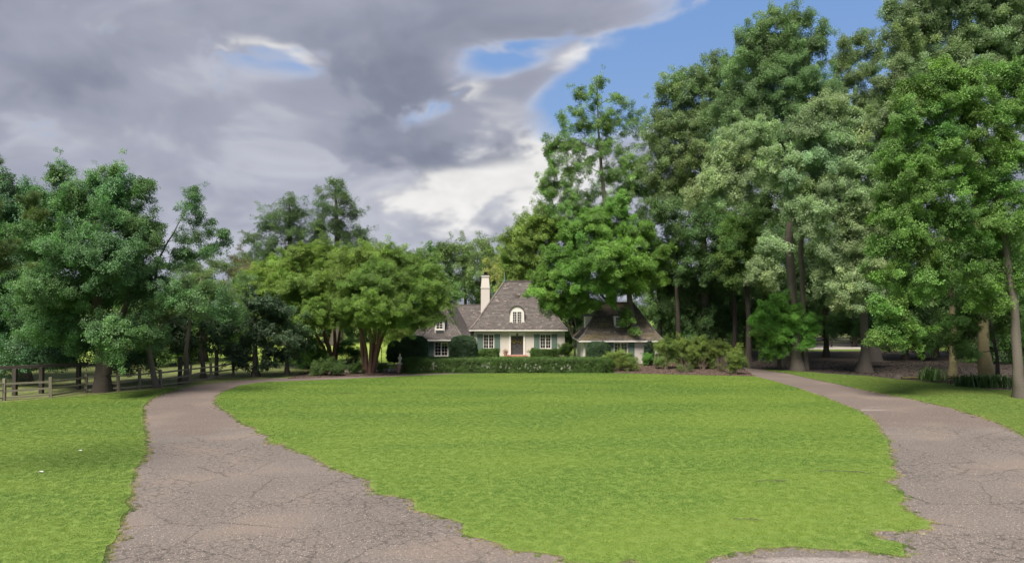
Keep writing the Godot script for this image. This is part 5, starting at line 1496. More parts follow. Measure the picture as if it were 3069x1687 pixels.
	# --- right of the cottage
	tree("shade_tree", "broad bright green tree whose pale trunk stands before the outbuilding", "", [[Vector3(12.71, 0, -72.64), 0.42], [Vector3(12.47, 2.96, -72.6), 0.36], [Vector3(12.16, 6.4, -72.6), 0.3], [Vector3(11.71, 10.53, -72.6), 0.2], [Vector3(10.85, 13.97, -72.6), 0.08]],
		[3.11, 7.09, -72.6, 1.31, 4.32, 8.81, -72.6, 1.44, 3.63, 6.06, -72.6, 1.03, 5.35, 7.09, -72.6, 1.65, 5, 10.53, -72.6, 1.65, 6.72, 11.9, -72.6, 1.72, 6.87, 8.74, -70.6, 2.01, 5.69, 5.37, -72.6, 0.83, 7.76, 6.57, -72.6, 1.51, 8.79, 13.28, -72.6, 1.79, 8.75, 10.03, -69.6, 2.04, 10.85, 13.97, -72.6, 1.89, 10.73, 10.69, -69.6, 2.04, 9.55, 7.4, -70.6, 1.47, 12.91, 12.93, -72.6, 1.79, 13.6, 10.18, -72.6, 1.79, 14.63, 8.46, -72.6, 1.24, 12.22, 8.07, -70.6, 1.34, 15.15, 11.21, -72.6, 1.24, 12.02, 8.55, -75.6, 1.97, 7.72, 10.7, -75.6, 2.15, 3.63, 8.12, -72.6, 1.24, 11.55, 4.53, -71.6, 0.58, 12.23, 3.52, -71.6, 0.44, 8.44, 14.65, -72.6, 1.38, 10.85, 16.03, -72.6, 1.24, 6.38, 13.62, -72.6, 1.24],
		maple.merged({"bark": "grey_bark", "clear": 4.5, "flare": 1.3, "stems": [[[Vector3(11.87, 4.34, -72.5), 0.2], [Vector3(10.46, 5.54, -72.3), 0.16], [Vector3(9.06, 7.08, -72), 0.1]]]}, true))
	tree("tall_tree", "tall slender open-crowned tree against the blue sky", "", [[Vector3(12.02, 0, -84.44), 0.45], [Vector3(11.81, 8.4, -84.4), 0.36], [Vector3(11.33, 16.8, -84.4), 0.28], [Vector3(10.81, 21.59, -84.4), 0.2], [Vector3(10.42, 27.19, -84.4), 0.12], [Vector3(10.22, 32.79, -84.4), 0.03]],
		[10.3, 32.79, -84.4, 0.8, 10.02, 31.39, -84.4, 1.04, 8.02, 30.99, -84.4, 0.8, 8.22, 29.59, -84.4, 1.04, 12.81, 30.79, -84.4, 0.8, 13.09, 29.39, -84.4, 1.04, 10.61, 29.59, -84.4, 1.2, 6.42, 28.59, -84.4, 0.72, 6.82, 27.19, -84.4, 1.04, 8.82, 27.59, -84.4, 1.28, 11.41, 27.39, -84.4, 1.36, 13.81, 27.39, -84.4, 1.2, 15.01, 28.39, -84.4, 0.8, 5.42, 25.99, -84.4, 0.8, 6.22, 24.79, -84.4, 1.2, 8.42, 25.19, -84.4, 1.44, 11.01, 24.79, -84.4, 1.6, 13.41, 24.79, -84.4, 1.6, 15.61, 25.99, -84.4, 1.12, 5.22, 22.79, -84.4, 1.12, 4.62, 24.39, -84.4, 0.88, 4.22, 21.59, -84.4, 0.96, 6.82, 21.99, -84.4, 1.44, 5.02, 19.99, -84.4, 1.36, 3.62, 19.99, -84.4, 0.72, 6.22, 17.59, -84.4, 1.44, 8.22, 16.8, -84.4, 1.6, 14.61, 19.99, -84.4, 1.8, 9.02, 22.39, -84.4, 1.44, 12.21, 21.59, -84.4, 1.68, 14.61, 22.39, -84.4, 1.52, 5.82, 19.99, -84.4, 1.12, 4.42, 18.79, -84.4, 0.8, 3.42, 18.39, -84.4, 0.48, 7.42, 18.79, -84.4, 1.44, 9.82, 19.19, -84.4, 1.44, 13.41, 18.79, -84.4, 1.8, 16.21, 19.99, -84.4, 1.6, 15.81, 16.8, -84.4, 1.76, 10.61, 16.4, -84.4, 1.76],
		{"leaf": "broad", "col": Color(0.184, 0.325, 0.096), "rc": 0.7, "m": 9, "s": 1.0, "k": 5.0, "rise": 0.45, "gap": 0.03, "grow": 1.22, "bark": "grey_bark", "inner": 0.12})
	tree("pale_stem_tree", "small tree of thin pale leaning stems between cottage and outbuilding", "", [[Vector3(6.98, 0, -78.55), 0.07], [Vector3(6.82, 1.94, -78.5), 0.06], [Vector3(6.15, 4.17, -78.5), 0.05], [Vector3(5.78, 5.66, -78.5), 0.02]], [5.78, 5.84, -78.5, 0.82, 6.9, 6.21, -78.5, 0.89, 7.83, 5.66, -78.5, 0.89, 6.34, 6.96, -78.5, 0.82, 7.46, 7.14, -78.5, 0.82],
		maple.merged({"bark": "grey_bark", "rc": 0.5, "s": 0.8, "flare": 1.1, "stems": [[[Vector3(6.97, 0.26, -78.5), 0.06], [Vector3(6.75, 2.68, -78.5), 0.05], [Vector3(6.6, 4.17, -78.5), 0.04]], [[Vector3(7.05, 0.26, -78.5), 0.05], [Vector3(7.2, 2.68, -78.5), 0.045], [Vector3(6.97, 4.54, -78.5), 0.03]]]}, true))
	# --- the wood on the right
	tree("oak_tree", "dark olive oak at the left of the wood, right of the slender tree", "", [[Vector3(21.92, 0, -80.42), 0.6], [Vector3(21.95, 7.93, -80.5), 0.5], [Vector3(21.76, 17.84, -80.5), 0.35], [Vector3(21.95, 27.37, -80.5), 0.1]],
		[17.75, 29.85, -80.5, 1.22, 19.09, 30.73, -80.5, 1.3, 17.18, 28.14, -80.5, 1.37, 21.18, 31.76, -80.5, 1.37, 20.04, 29.28, -80.5, 1.91, 22.71, 32.52, -80.5, 1.37, 24.23, 33.86, -80.5, 1.22, 23.47, 30.42, -80.5, 2.1, 26.14, 32.71, -80.5, 1.72, 17.18, 25.47, -80.5, 1.91, 20.04, 26.04, -80.5, 2.48, 23.09, 26.99, -80.5, 2.48, 26.14, 28.52, -80.5, 2.29, 17.56, 22.03, -80.5, 2.1, 20.61, 22.42, -80.5, 2.67, 24.23, 23.18, -80.5, 2.67, 17.37, 19.37, -80.5, 1.91, 20.04, 19.37, -80.5, 2.1, 22.33, 16.31, -80.5, 1.53],
		oak.merged({"col": Color(0.209, 0.309, 0.142), "s": 1.2, "rc": 0.95}, true))
	var big := Vector3(26.14, 0, -64.64)
	tree("oak_tree", "huge dark green oak with a tall bare trunk at the wood's edge", "", [[big, 0.46], [Vector3(25.93, 3.95, -64.6), 0.36], [Vector3(25.69, 8.24, -64.6), 0.36], [Vector3(25.45, 11.91, -64.6), 0.38], [Vector3(26.03, 16.8, -64.6), 0.32], [Vector3(26.85, 21.91, -65.5), 0.2], [Vector3(26.75, 27.03, -66), 0.08]],
		[22.53, 30.94, -66, 1, 23.46, 31.72, -66, 1.06, 25.18, 32.66, -66, 1.13, 26.9, 33.13, -66, 1.06, 28.31, 32.19, -66, 0.94, 29.09, 31.1, -66, 0.56, 23.62, 29.85, -66, 1.56, 25.81, 30.47, -66, 1.56, 28, 29.85, -66, 1.41, 21.43, 28.6, -66, 1.25, 23.93, 27.66, -66, 1.88, 26.43, 27.35, -66, 1.94, 28.62, 27.35, -66, 1.56, 22.37, 25.47, -66, 1.72, 24.71, 24.85, -66, 1.94, 27.06, 24.22, -66, 1.88, 29.25, 24.85, -66, 1.56, 20.81, 23.91, -66, 1.72, 22.68, 22.03, -66, 1.88, 25.18, 21.41, -66, 1.88, 27.68, 20.78, -66, 1.88, 30.19, 22.66, -66, 1.56, 24.87, 17.97, -66, 1.75, 27.06, 17.03, -66, 1.75, 23.93, 15.15, -66, 1.56, 29.56, 19.53, -66, 1.75, 28.31, 14.53, -66, 1.56],
		oak.merged({"clear": 9.0, "col": Color(0.176, 0.298, 0.137)}, true))
	tree("oak_tree", "pale grey-green oak drooping in front of the huge dark one, on a thinner trunk", "", [[Vector3(27, 0, -64.95), 0.26], [Vector3(26.48, 6.4, -64), 0.22], [Vector3(26.16, 11.81, -63.5), 0.22], [Vector3(26.3, 15.8, -62), 0.2], [Vector3(27.03, 19.4, -61), 0.14], [Vector3(27.61, 22.29, -61), 0.05]],
		[19.77, 20.75, -60, 1.19, 21.05, 20.61, -60, 1.25, 18.92, 19.47, -60, 1.19, 17.92, 18.34, -60, 1.08, 19.77, 18.62, -60, 1.31, 16.93, 16.63, -60, 1.02, 18.35, 16.06, -60, 1.19, 16.07, 15.35, -60, 0.74, 17.49, 14.78, -60, 0.91, 20.05, 16.49, -60, 1.19, 21.19, 18.05, -60, 1.19, 25.74, 22.32, -60, 1.02, 27.16, 22.89, -60, 1.02, 28.58, 22.32, -60, 1.02, 30, 21.46, -60, 0.97, 25.45, 20.61, -60, 1.31, 27.44, 20.61, -60, 1.42, 29.43, 20.04, -60, 1.36, 24.6, 18.62, -60, 1.14, 26.31, 18.34, -60, 1.48, 28.58, 18.05, -60, 1.53, 30.57, 18.34, -60, 1.31, 23.75, 16.63, -60, 1.02, 25.45, 16.06, -60, 1.31, 27.44, 15.78, -60, 1.53, 29.72, 15.78, -60, 1.53, 31.14, 16.06, -60, 1.14, 24.32, 14.36, -60, 0.91, 26.02, 13.79, -60, 1.19, 28.01, 13.51, -60, 1.31, 30, 13.51, -60, 1.31, 25.17, 12.37, -60, 0.68, 29.15, 11.23, -60, 1.31, 30.85, 11.52, -60, 1.19, 27.44, 10.09, -60, 1.14, 29.15, 9.24, -60, 1.31, 26.87, 8.67, -60, 0.85, 30.85, 9.24, -60, 1.14, 26.59, 7.54, -60, 0.8, 28.29, 7.25, -60, 1.14, 30, 7.25, -60, 1.08, 27.44, 6.12, -60, 0.63, 29.15, 5.69, -60, 0.57, 22.04, 10.95, -60, 0.8, 21.47, 9.53, -60, 0.8, 20.9, 8.39, -60, 0.63, 22.33, 8.39, -60, 0.68, 31.42, 13.51, -60, 1.02],
		oak.merged({"clear": 10.0, "col": Color(0.336, 0.458, 0.256), "rise": -0.3, "rc": 0.62, "sy": 0.8}, true))
	tree("oak_tree", "tall open-topped oak seen through the gap in the wood's skyline", "", [[Vector3(38.17, 0, -74.23), 0.5], [Vector3(37.35, 9.91, -74), 0.4], [Vector3(36.3, 22.17, -74), 0.25], [Vector3(36.3, 30.24, -74), 0.08]],
		[36.47, 34.62, -74, 0.77, 37.35, 33.92, -74, 0.91, 35.42, 33.57, -74, 0.91, 38.23, 32.69, -74, 0.84, 36.3, 32.17, -74, 1.26, 34.9, 31.29, -74, 1.05, 37.7, 30.59, -74, 1.05, 35.95, 29.54, -74, 1.4, 38.05, 28.13, -74, 1.19, 34.9, 27.78, -74, 1.58, 37.35, 26.38, -74, 1.26, 39.1, 26.38, -74, 1.4, 35.95, 24.63, -74, 1.75, 38.75, 23.23, -74, 1.93, 40.86, 23.93, -74, 1.93, 37.35, 20.42, -74, 2.1, 40.15, 19.72, -74, 2.1, 38.05, 16.22, -74, 2.1, 40.86, 15.51, -74, 2.1],
		oak.merged({"col": Color(0.217, 0.317, 0.150), "k": 3.6}, true))
	tree("oak_tree", "towering grey-green oak filling the top right corner", "", [[Vector3(39.27, 0, -58.23), 0.46], [Vector3(38.97, 2.26, -58.2), 0.4], [Vector3(38.75, 7.5, -58.2), 0.34], [Vector3(38.47, 17.43, -58.2), 0.28], [Vector3(38.34, 25.7, -58.2), 0.18], [Vector3(38.2, 32.59, -58.2), 0.08]],
		[31.86, 30.66, -58.2, 0.77, 32.68, 29.56, -58.2, 0.99, 32.13, 28.18, -58.2, 0.77, 34.06, 30.66, -58.2, 1.38, 36.27, 30.94, -58.2, 1.6, 38.75, 31.21, -58.2, 1.71, 41.23, 30.94, -58.2, 1.71, 33.37, 28.18, -58.2, 1.21, 35.17, 28.46, -58.2, 1.6, 37.37, 28.18, -58.2, 1.76, 39.85, 28.18, -58.2, 1.76, 42.06, 28.18, -58.2, 1.76, 32.41, 26.53, -58.2, 1.1, 31.86, 24.6, -58.2, 1.21, 33.79, 25.97, -58.2, 1.52, 35.99, 25.42, -58.2, 1.71, 38.47, 24.87, -58.2, 1.76, 40.96, 25.15, -58.2, 1.71, 31.58, 22.67, -58.2, 1.32, 33.24, 23.22, -58.2, 1.52, 31.58, 20.74, -58.2, 1.21, 35.72, 33.42, -58.2, 2.21, 39.3, 33.69, -58.2, 2.21, 42.88, 32.32, -58.2, 2.21, 43.71, 27.9, -58.2, 2.21],
		oak.merged({"col": Color(0.250, 0.357, 0.194), "bark": "mossy_bark", "clear": 9.0}, true))
	tree("maple_tree", "bright green leafy tree leaning over the right edge with a grey trunk", "", [[Vector3(33.37, 0, -46.27), 0.33], [Vector3(33.12, 2.02, -46.2), 0.29], [Vector3(32.95, 6.4, -46.2), 0.24], [Vector3(32.07, 12.97, -46.2), 0.2], [Vector3(31.2, 18.44, -46.2), 0.07]],
		[27.48, 20.52, -46.2, 0.88, 28.57, 20.84, -46.2, 0.96, 29.67, 21.17, -46.2, 0.88, 26.6, 19.53, -46.2, 1.05, 28.35, 19.31, -46.2, 1.31, 30.1, 19.53, -46.2, 1.2, 32.95, 21.28, -46.2, 0.79, 33.5, 20.41, -46.2, 1.09, 26.16, 17.78, -46.2, 1.2, 27.91, 17.56, -46.2, 1.44, 29.88, 17.78, -46.2, 1.31, 31.85, 18.66, -46.2, 1.09, 33.39, 18.44, -46.2, 1.31, 25.95, 15.81, -46.2, 1.31, 27.91, 15.59, -46.2, 1.53, 29.88, 15.81, -46.2, 1.4, 33.17, 15.81, -46.2, 1.31, 25.51, 13.84, -46.2, 1.31, 27.26, 13.62, -46.2, 1.53, 29.45, 13.62, -46.2, 1.44, 31.64, 13.84, -46.2, 1.2, 25.29, 11.87, -46.2, 1.31, 27.04, 11.43, -46.2, 1.44, 29.01, 11.43, -46.2, 1.31, 33.39, 12.97, -46.2, 1.31, 25.07, 9.9, -46.2, 1.09, 26.6, 9.46, -46.2, 1.31, 28.57, 9.03, -46.2, 1.2, 32.51, 10.78, -46.2, 1.31, 25.29, 7.93, -46.2, 1.01, 26.82, 7.49, -46.2, 1.09, 24.19, 5.74, -46.2, 0.74, 25.29, 5.74, -46.2, 0.88, 24.85, 4.21, -46.2, 0.61, 24.19, 3.88, -46.2, 0.44, 25.95, 4.21, -46.2, 0.66, 33.17, 7.93, -46.2, 1.09, 31.2, 11.87, -46.2, 1.09, 30.76, 10.12, -46.2, 1.05, 31.31, 8.59, -46.2, 1.01, 30.54, 7.28, -46.2, 0.88, 31.85, 6.4, -46.2, 0.79, 32.07, 16.47, -46.2, 1.09, 31.42, 15.15, -46.2, 1.09],
		maple.merged({"col": Color(0.145, 0.285, 0.06), "bark": "grey_bark", "s": 0.95, "rc": 0.62}, true))
	tree("maple_tree", "leafy low-branched green tree in front of the mossy trunk", "", [[Vector3(38.81, 0, -56.29), 0.16], [Vector3(38.68, 2.4, -56.3), 0.13], [Vector3(38.02, 6.4, -56.3), 0.1], [Vector3(37.48, 9.6, -56.3), 0.04]],
		[34.67, 6.4, -54, 0.92, 36.21, 6.91, -54, 1.02, 37.74, 6.4, -54, 1.02, 38.89, 5.89, -54, 0.92, 37.23, 4.87, -54, 0.92, 38.77, 4.48, -54, 0.87, 33.91, 4.87, -54, 0.87, 35.44, 4.87, -54, 0.77, 33.14, 3.59, -54, 0.77, 31.86, 3.07, -54, 0.67, 34.42, 2.82, -54, 0.77, 30.84, 2.82, -54, 0.51, 37.79, 1.73, -58, 0.6, 39.28, 1.23, -59, 0.5, 38.51, 3.07, -54, 0.77, 39.02, 2.31, -54, 0.67, 35.7, 8.45, -54, 1.13, 33.91, 8.19, -54, 1.02, 37.23, 8.45, -54, 1.02],
		maple.merged({"col": Color(0.115, 0.24, 0.058), "rc": 0.55, "s": 0.85, "k": 4.2}, true))
	tree("understory_tree", "small bright green tree standing before the huge oak's foot", "", [[Vector3(24.72, 0, -65.27), 0.17], [Vector3(24.87, 1.75, -65.5), 0.13], [Vector3(25.15, 4.54, -65.5), 0.07]],
		[23.39, 5.48, -64.5, 0.79, 24.61, 6.09, -64.5, 0.73, 25.99, 5.33, -64.5, 0.79, 23.69, 4.41, -64.5, 0.92, 25.07, 4.57, -64.5, 1.04, 26.6, 4.57, -64.5, 0.86, 27.36, 3.8, -64.5, 0.61, 22.93, 3.8, -64.5, 0.61, 22.32, 4.41, -64.5, 0.4, 24, 3.04, -64.5, 0.98, 25.53, 3.04, -64.5, 1.04, 26.75, 2.73, -64.5, 0.73, 23.39, 1.97, -64.5, 0.73, 24.61, 1.82, -64.5, 0.86, 25.83, 1.82, -64.5, 0.67, 23.39, 1.21, -64.5, 0.37, 24.31, 6.4, -64.5, 0.61],
		maple.merged({"col": Color(0.184, 0.412, 0.077), "rc": 0.45, "s": 0.8, "clear": 1.5, "stems": [[[Vector3(25.48, 0.06, -65), 0.11], [Vector3(25.54, 1.78, -65), 0.1], [Vector3(25.6, 3.94, -65), 0.05]]]}, true))
	tree("straight_tree", "straight slim trunk with green leaves beside the drive's far bend", "", [[Vector3(24.81, 0, -73.83), 0.3], [Vector3(24.8, 3.6, -73.8), 0.25], [Vector3(24.66, 7.8, -73.8), 0.23], [Vector3(24.59, 13.39, -73.8), 0.18], [Vector3(24.49, 18.29, -73.8), 0.06]],
		[24.4, 11.24, -73, 1.24, 23.01, 11.76, -73, 1.24, 22.32, 10.2, -73, 1.04, 25.43, 10.2, -73, 1.11, 24.05, 9.51, -73, 1.04, 26.13, 8.82, -73, 0.9, 23.36, 13.66, -73, 1.38, 25.09, 13.66, -73, 1.38, 22.84, 8.47, -73, 0.76], maple.merged({"col": Color(0.173, 0.304, 0.077), "clear": 7.0, "rc": 0.6}, true))
	tree("flared_tree", "tree with a pale buttressed foot in the middle of the wood's edge", "", [[Vector3(31.51, 0, -63.13), 0.42], [Vector3(31.56, 1.63, -63), 0.36], [Vector3(31.5, 4.61, -63), 0.32], [Vector3(31.35, 9.38, -63), 0.3], [Vector3(31.8, 15.35, -63), 0.15]],
		[31.44, 4.52, -66, 1.25, 33.31, 4.37, -66, 1.38, 35.19, 4.52, -66, 1.25, 30.5, 3.27, -66, 0.88, 32.37, 2.96, -66, 0.88, 34.56, 2.96, -66, 0.81, 32.69, 5.77, -66, 1.25], gloom.merged({"bark": "grey_bark", "flare": 2.1, "clear": 4.0, "col": Color(0.104, 0.207, 0.067), "rc": 0.7, "s": 1.1}, true))
	# deep in the wood: dark trees, one behind another
	var deep := [
		[Vector3(17.53, 0, -84), "dark tree deep in the wood just right of the outbuilding roof", 1.0, [17.49, 8.46, -86.77, 2.06, 18.57, 8, -84.24, 2, 17.95, 5.59, -85.07, 2.01, 18.91, 5.23, -82.23, 1.75, 17.05, 3.94, -86.65, 1.48, 18.78, 3.17, -85.14, 1.45, 18.73, 10.92, -86.8, 2.06]],
		[Vector3(20.41, 0, -82), "dark tree deep in the wood above the middle yellow-green shrub", 1.0, [20.2, 8.4, -84.36, 2.2, 21.26, 7.55, -80.79, 2.1, 19.82, 5.25, -81.17, 2.11, 21.43, 4.51, -80, 1.89, 19.88, 2.99, -79.87, 1.36, 21.64, 2.64, -79.39, 1.28]],
		[Vector3(25.07, 0, -86), "dark tree deep in the wood left of the straight slim trunk", 1.0, [23.92, 8.41, -84.81, 2.21, 26.49, 7.63, -86.62, 2.26, 24.21, 5.22, -83.02, 2.16, 27.04, 4.34, -87.07, 2.06, 24.79, 2.98, -85.03, 1.37, 23.54, 6.4, -84.86, 2.01]],
		[Vector3(31.49, 0, -88), "dark tree deep in the wood between straight trunk and huge oak", 1.0, [31.33, 7.68, -89.91, 2.56, 32.7, 8.48, -87.88, 2.5, 31.51, 5.17, -86.89, 2.26, 29.79, 4.32, -87.89, 2.08, 34.05, 3.86, -89.23, 1.94, 30.95, 12.06, -85.34, 2.83, 31.22, 15.87, -90.85, 3.01]],
		[Vector3(35.64, 0, -80), "dark tree deep in the wood right of the huge oak", 1.0, [32.72, 8.23, -77.14, 2.19, 36.5, 9.49, -81.5, 2.32, 35.98, 5.62, -82.07, 2.33, 35.63, 6.4, -77.11, 2.19, 35.06, 3.69, -81.73, 1.55, 36.22, 3.59, -79.2, 1.5, 34.9, 12.5, -80.47, 2.29, 32.69, 2.75, -77.05, 0.95]],
		[Vector3(42.39, 0, -76), "dark tree deep in the wood behind the stump", 1.0, [39.76, 7.09, -73.28, 2.08, 42.31, 7.8, -74.09, 2.11, 43.84, 4.54, -78.73, 2.24, 43.06, 4.29, -74.18, 1.76, 41.34, 3.46, -77.53, 1.62, 44.13, 2.31, -78.58, 1.49, 43.42, 10.5, -78.65, 2.24, 43.58, 1.6, -75.07, 1, 40.06, 1.42, -75.13, 0.85]],
		[Vector3(45.86, 0, -79), "dark thin tree deep in the wood, second right of the stump", 1.0, [47.07, 7.52, -79.15, 2.25, 49.5, 5.25, -80.65, 2.29, 45.95, 2.77, -76.65, 1.6, 50.16, 2.59, -80.49, 1.53, 48.43, 10.23, -80.78, 2.3, 49.81, 0.83, -81.16, 0.92]],
		[Vector3(48.07, 0, -80), "dark thin tree deep in the wood behind the spiky plant", 1.0, [48.85, 7.5, -77.22, 2.19, 51.52, 11.1, -82.67, 2.35, 49.43, 4.2, -77.55, 2.2, 51.13, 1.53, -79.04, 1.35, 52.18, 14.04, -80.66, 2.67]],
		[Vector3(37.48, 0, -60), "slim mossy trunk right of the spiky plant", 1.0, [38.36, 9.36, -62.51, 1.18, 37.35, 10.32, -59.04, 1.23, 38.98, 7.59, -62.55, 1.19, 36.7, 6.97, -60.27, 0.97, 37.53, 8.07, -58.87, 1]],
		[Vector3(49.09, 0, -74), "dark tree deep in the wood behind the mossy trunk", 1.0, [48.54, 13.31, -72.9, 2.42, 49.69, 11.18, -72.06, 2.39, 47.92, 8.77, -71.47, 2.37, 48.55, 5.38, -71.89, 2.04, 52.52, 7.11, -75.14, 2.14, 51.98, 2.39, -76.98, 1.68, 47.24, 1.29, -71.97, 1.23, 49.83, 1.67, -71.29, 1.35]],
		[Vector3(52.54, 0, -72), "dark tree deep in the wood at the right edge", 1.0, [54.14, 13.5, -74.92, 2.66, 53.89, 10.5, -72.2, 2.57, 51.62, 8.09, -71.44, 2.37, 51.23, 5.07, -70.42, 2, 52.44, 2.28, -72.56, 1.72, 55.2, 0.79, -73.96, 1.75, 51.16, 0.28, -71.73, 1.22]],
		[Vector3(39.48, 0, -98), "tall dark tree far inside the wood behind the huge oak", 1.0, [38.14, 15.64, -97.53, 3.23, 39.99, 12.72, -95.33, 3.16, 39.77, 10.21, -100.5, 3.33, 39.93, 6.4, -95.2, 2.71, 38.77, 4.08, -97.96, 2.32, 41.01, 19.67, -100.03, 3.32]],
		[Vector3(47.61, 0, -98), "tall dark tree far inside the wood behind the buttressed tree", 1.0, [45.17, 14.57, -95.78, 3.63, 50.17, 15.82, -99.39, 3.77, 48.92, 11.17, -100.7, 3.82, 50.8, 8.74, -98.78, 3.28, 47.97, 6.4, -99.73, 2.83, 48.73, 4.13, -95.64, 2.27, 46.49, 3.16, -97.61, 1.85]],
	]
	deep.append_array([
		[Vector3(18.31, 0, -78), "dark mid-height tree in the wood right of the broad bright tree", 1.0, [16.38, 15.75, -75.9, 1.98, 19.55, 16.26, -80.07, 2.28, 20.93, 14.04, -76.77, 2.18, 17.14, 13.03, -77.72, 2.02, 20.16, 12.54, -81, 2.3, 22.6, 11.71, -80.11, 2.09, 17.26, 10.23, -80.86, 1.72, 19.35, 9.71, -77.72, 2.02]],
		[Vector3(24.91, 0, -79), "dark mid-height tree in the wood below the pale oak's left boughs", 1.0, [23.76, 15.37, -78.93, 2.24, 26.86, 14.78, -80.38, 2.28, 24.87, 12.38, -78.87, 2.24, 26.72, 11.19, -77.75, 2.03, 23.24, 10.11, -78.42, 2.04, 24.96, 8.59, -76.88, 1.82, 28.38, 13.07, -78.26, 1.85]],
		[Vector3(23.92, 0, -104), "dark thicket tree at the back of the wood behind the left yellow-green shrub", 1.0, [23.07, 6.4, -106.93, 3.04, 26.07, 5.39, -106.76, 3.03, 23.6, 2.93, -104.76, 2.48, 25.89, 2.46, -104, 2.27, 21.74, 1.52, -103.03, 1.95, 23.83, 0.87, -101.53, 1.15]],
		[Vector3(29.4, 0, -106), "dark thicket tree at the back of the wood behind the right yellow-green shrub", 1.0, [28.03, 6.9, -104.63, 2.97, 31.4, 5.89, -107.69, 3.06, 29.5, 3.32, -108.2, 2.56, 31.66, 2.91, -105.17, 2.29, 28.86, 1.3, -107.72, 1.53, 33.94, 1.81, -107.65, 2.04]],
		[Vector3(37.12, 0, -108), "dark thicket tree at the back of the wood right of the straight trunk", 1.0, [35.97, 6.4, -109.17, 3.1, 39, 6.4, -108.98, 3.1, 37.65, 3.29, -109.56, 2.59, 39.37, 2.85, -107.18, 2.54, 35.47, 1.74, -109.23, 1.55, 41.21, 4.38, -106.69, 3.03]],
		[Vector3(49.63, 0, -112), "dark thicket tree at the back of the wood above the pale road", 1.0, [47.47, 7.46, -111.91, 3.71, 51.97, 7.48, -113.62, 3.77, 49.6, 3.72, -113.15, 2.68, 51.71, 3.25, -110.76, 2.41, 47.02, 3.14, -114.67, 2.5]],
		[Vector3(56.51, 0, -106), "dark thicket tree at the back of the wood left of the stump", 1.0, [54.97, 6.4, -106.9, 3.54, 58.29, 6.9, -106.48, 3.53, 54.46, 3.47, -103.07, 2.73, 59.18, 2.88, -106.28, 2.82, 53.74, 1.45, -104.5, 2.28, 58.08, 0.82, -107.03, 1.83, 52.89, 2.39, -105.78, 2.3]],
		[Vector3(61.85, 0, -104), "dark thicket tree at the back of the wood behind the thin dark trunks", 1.0, [61.48, 6.4, -105.9, 3.51, 64.37, 6.9, -104.88, 3.48, 62.92, 3.39, -105.79, 3.01, 64.24, 2.49, -103.09, 2.73, 60.88, 1.18, -104.86, 1.99, 64.2, 0.81, -105.43, 1.8]],
		[Vector3(67.43, 0, -102), "dark thicket tree at the back of the wood behind the iris row", 1.0, [66.76, 6.89, -103.97, 3.45, 68.27, 6.4, -101.1, 3.35, 68.3, 2.95, -104.06, 2.96, 71.36, 2.45, -104.22, 2.96, 66.71, 1.03, -103.13, 1.95, 70.81, 0.69, -104.86, 1.99]],
		[Vector3(8.75, 0, -97), "dark leafy tree in the gap between cottage and outbuilding", 1.0, [7.82, 4.98, -99.74, 1.89, 9.45, 4.56, -97.11, 1.84, 8.54, 2.26, -97.18, 1.84, 9.7, 1.9, -95, 1.53, 7.53, 1.71, -99.02, 1.41, 8.99, 0.5, -99.62, 0.94]],
		[Vector3(23.4, 0, -94), "low dark thicket in the wood behind the tall yellow-green shrubs", 1.0, [21.14, 1.95, -93.86, 1.6, 23.69, 1.67, -95.15, 1.62, 25.99, 1.88, -95.32, 1.63, 22.61, 0.75, -95.38, 0.81, 24, 0.91, -92.03, 0.78, 27.9, 1.64, -95.68, 1.54, 29.34, 1.48, -94.49, 1.25]],
		[Vector3(34, 0, -95), "low dark thicket in the wood left of the huge oak", 1.0, [31.63, 1.63, -95.99, 1.46, 33.38, 1.92, -94.52, 1.61, 36.08, 1.5, -95.74, 1.45, 35.05, 0.54, -96.65, 0.73, 32.48, 0.59, -95.82, 0.73]],
		[Vector3(73.21, 0, -100), "dark thicket tree at the back of the wood at the far right", 1.0, [72.26, 6.88, -101.32, 3.36, 72.52, 6.4, -97.17, 3.22, 70.79, 3.15, -97.96, 2.78, 74.84, 2.15, -99.65, 2.83, 71.96, 0.9, -100.9, 1.91, 72.91, 0.81, -98.31, 1.86]],
	])
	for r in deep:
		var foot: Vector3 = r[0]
		tree("woodland_tree", r[1], "dark trees deep in the wood", [[foot, 0.28], [foot + Vector3(0.1, 4, 0), 0.25], [foot + Vector3(-0.1, 9, 0), 0.2], [foot + Vector3(0, 14, 0), 0.1]], r[3], gloom.merged({"clear": 4.0, "bark": "mossy_bark" if foot.z > -62 else "bark", "twigs": 3}, true))
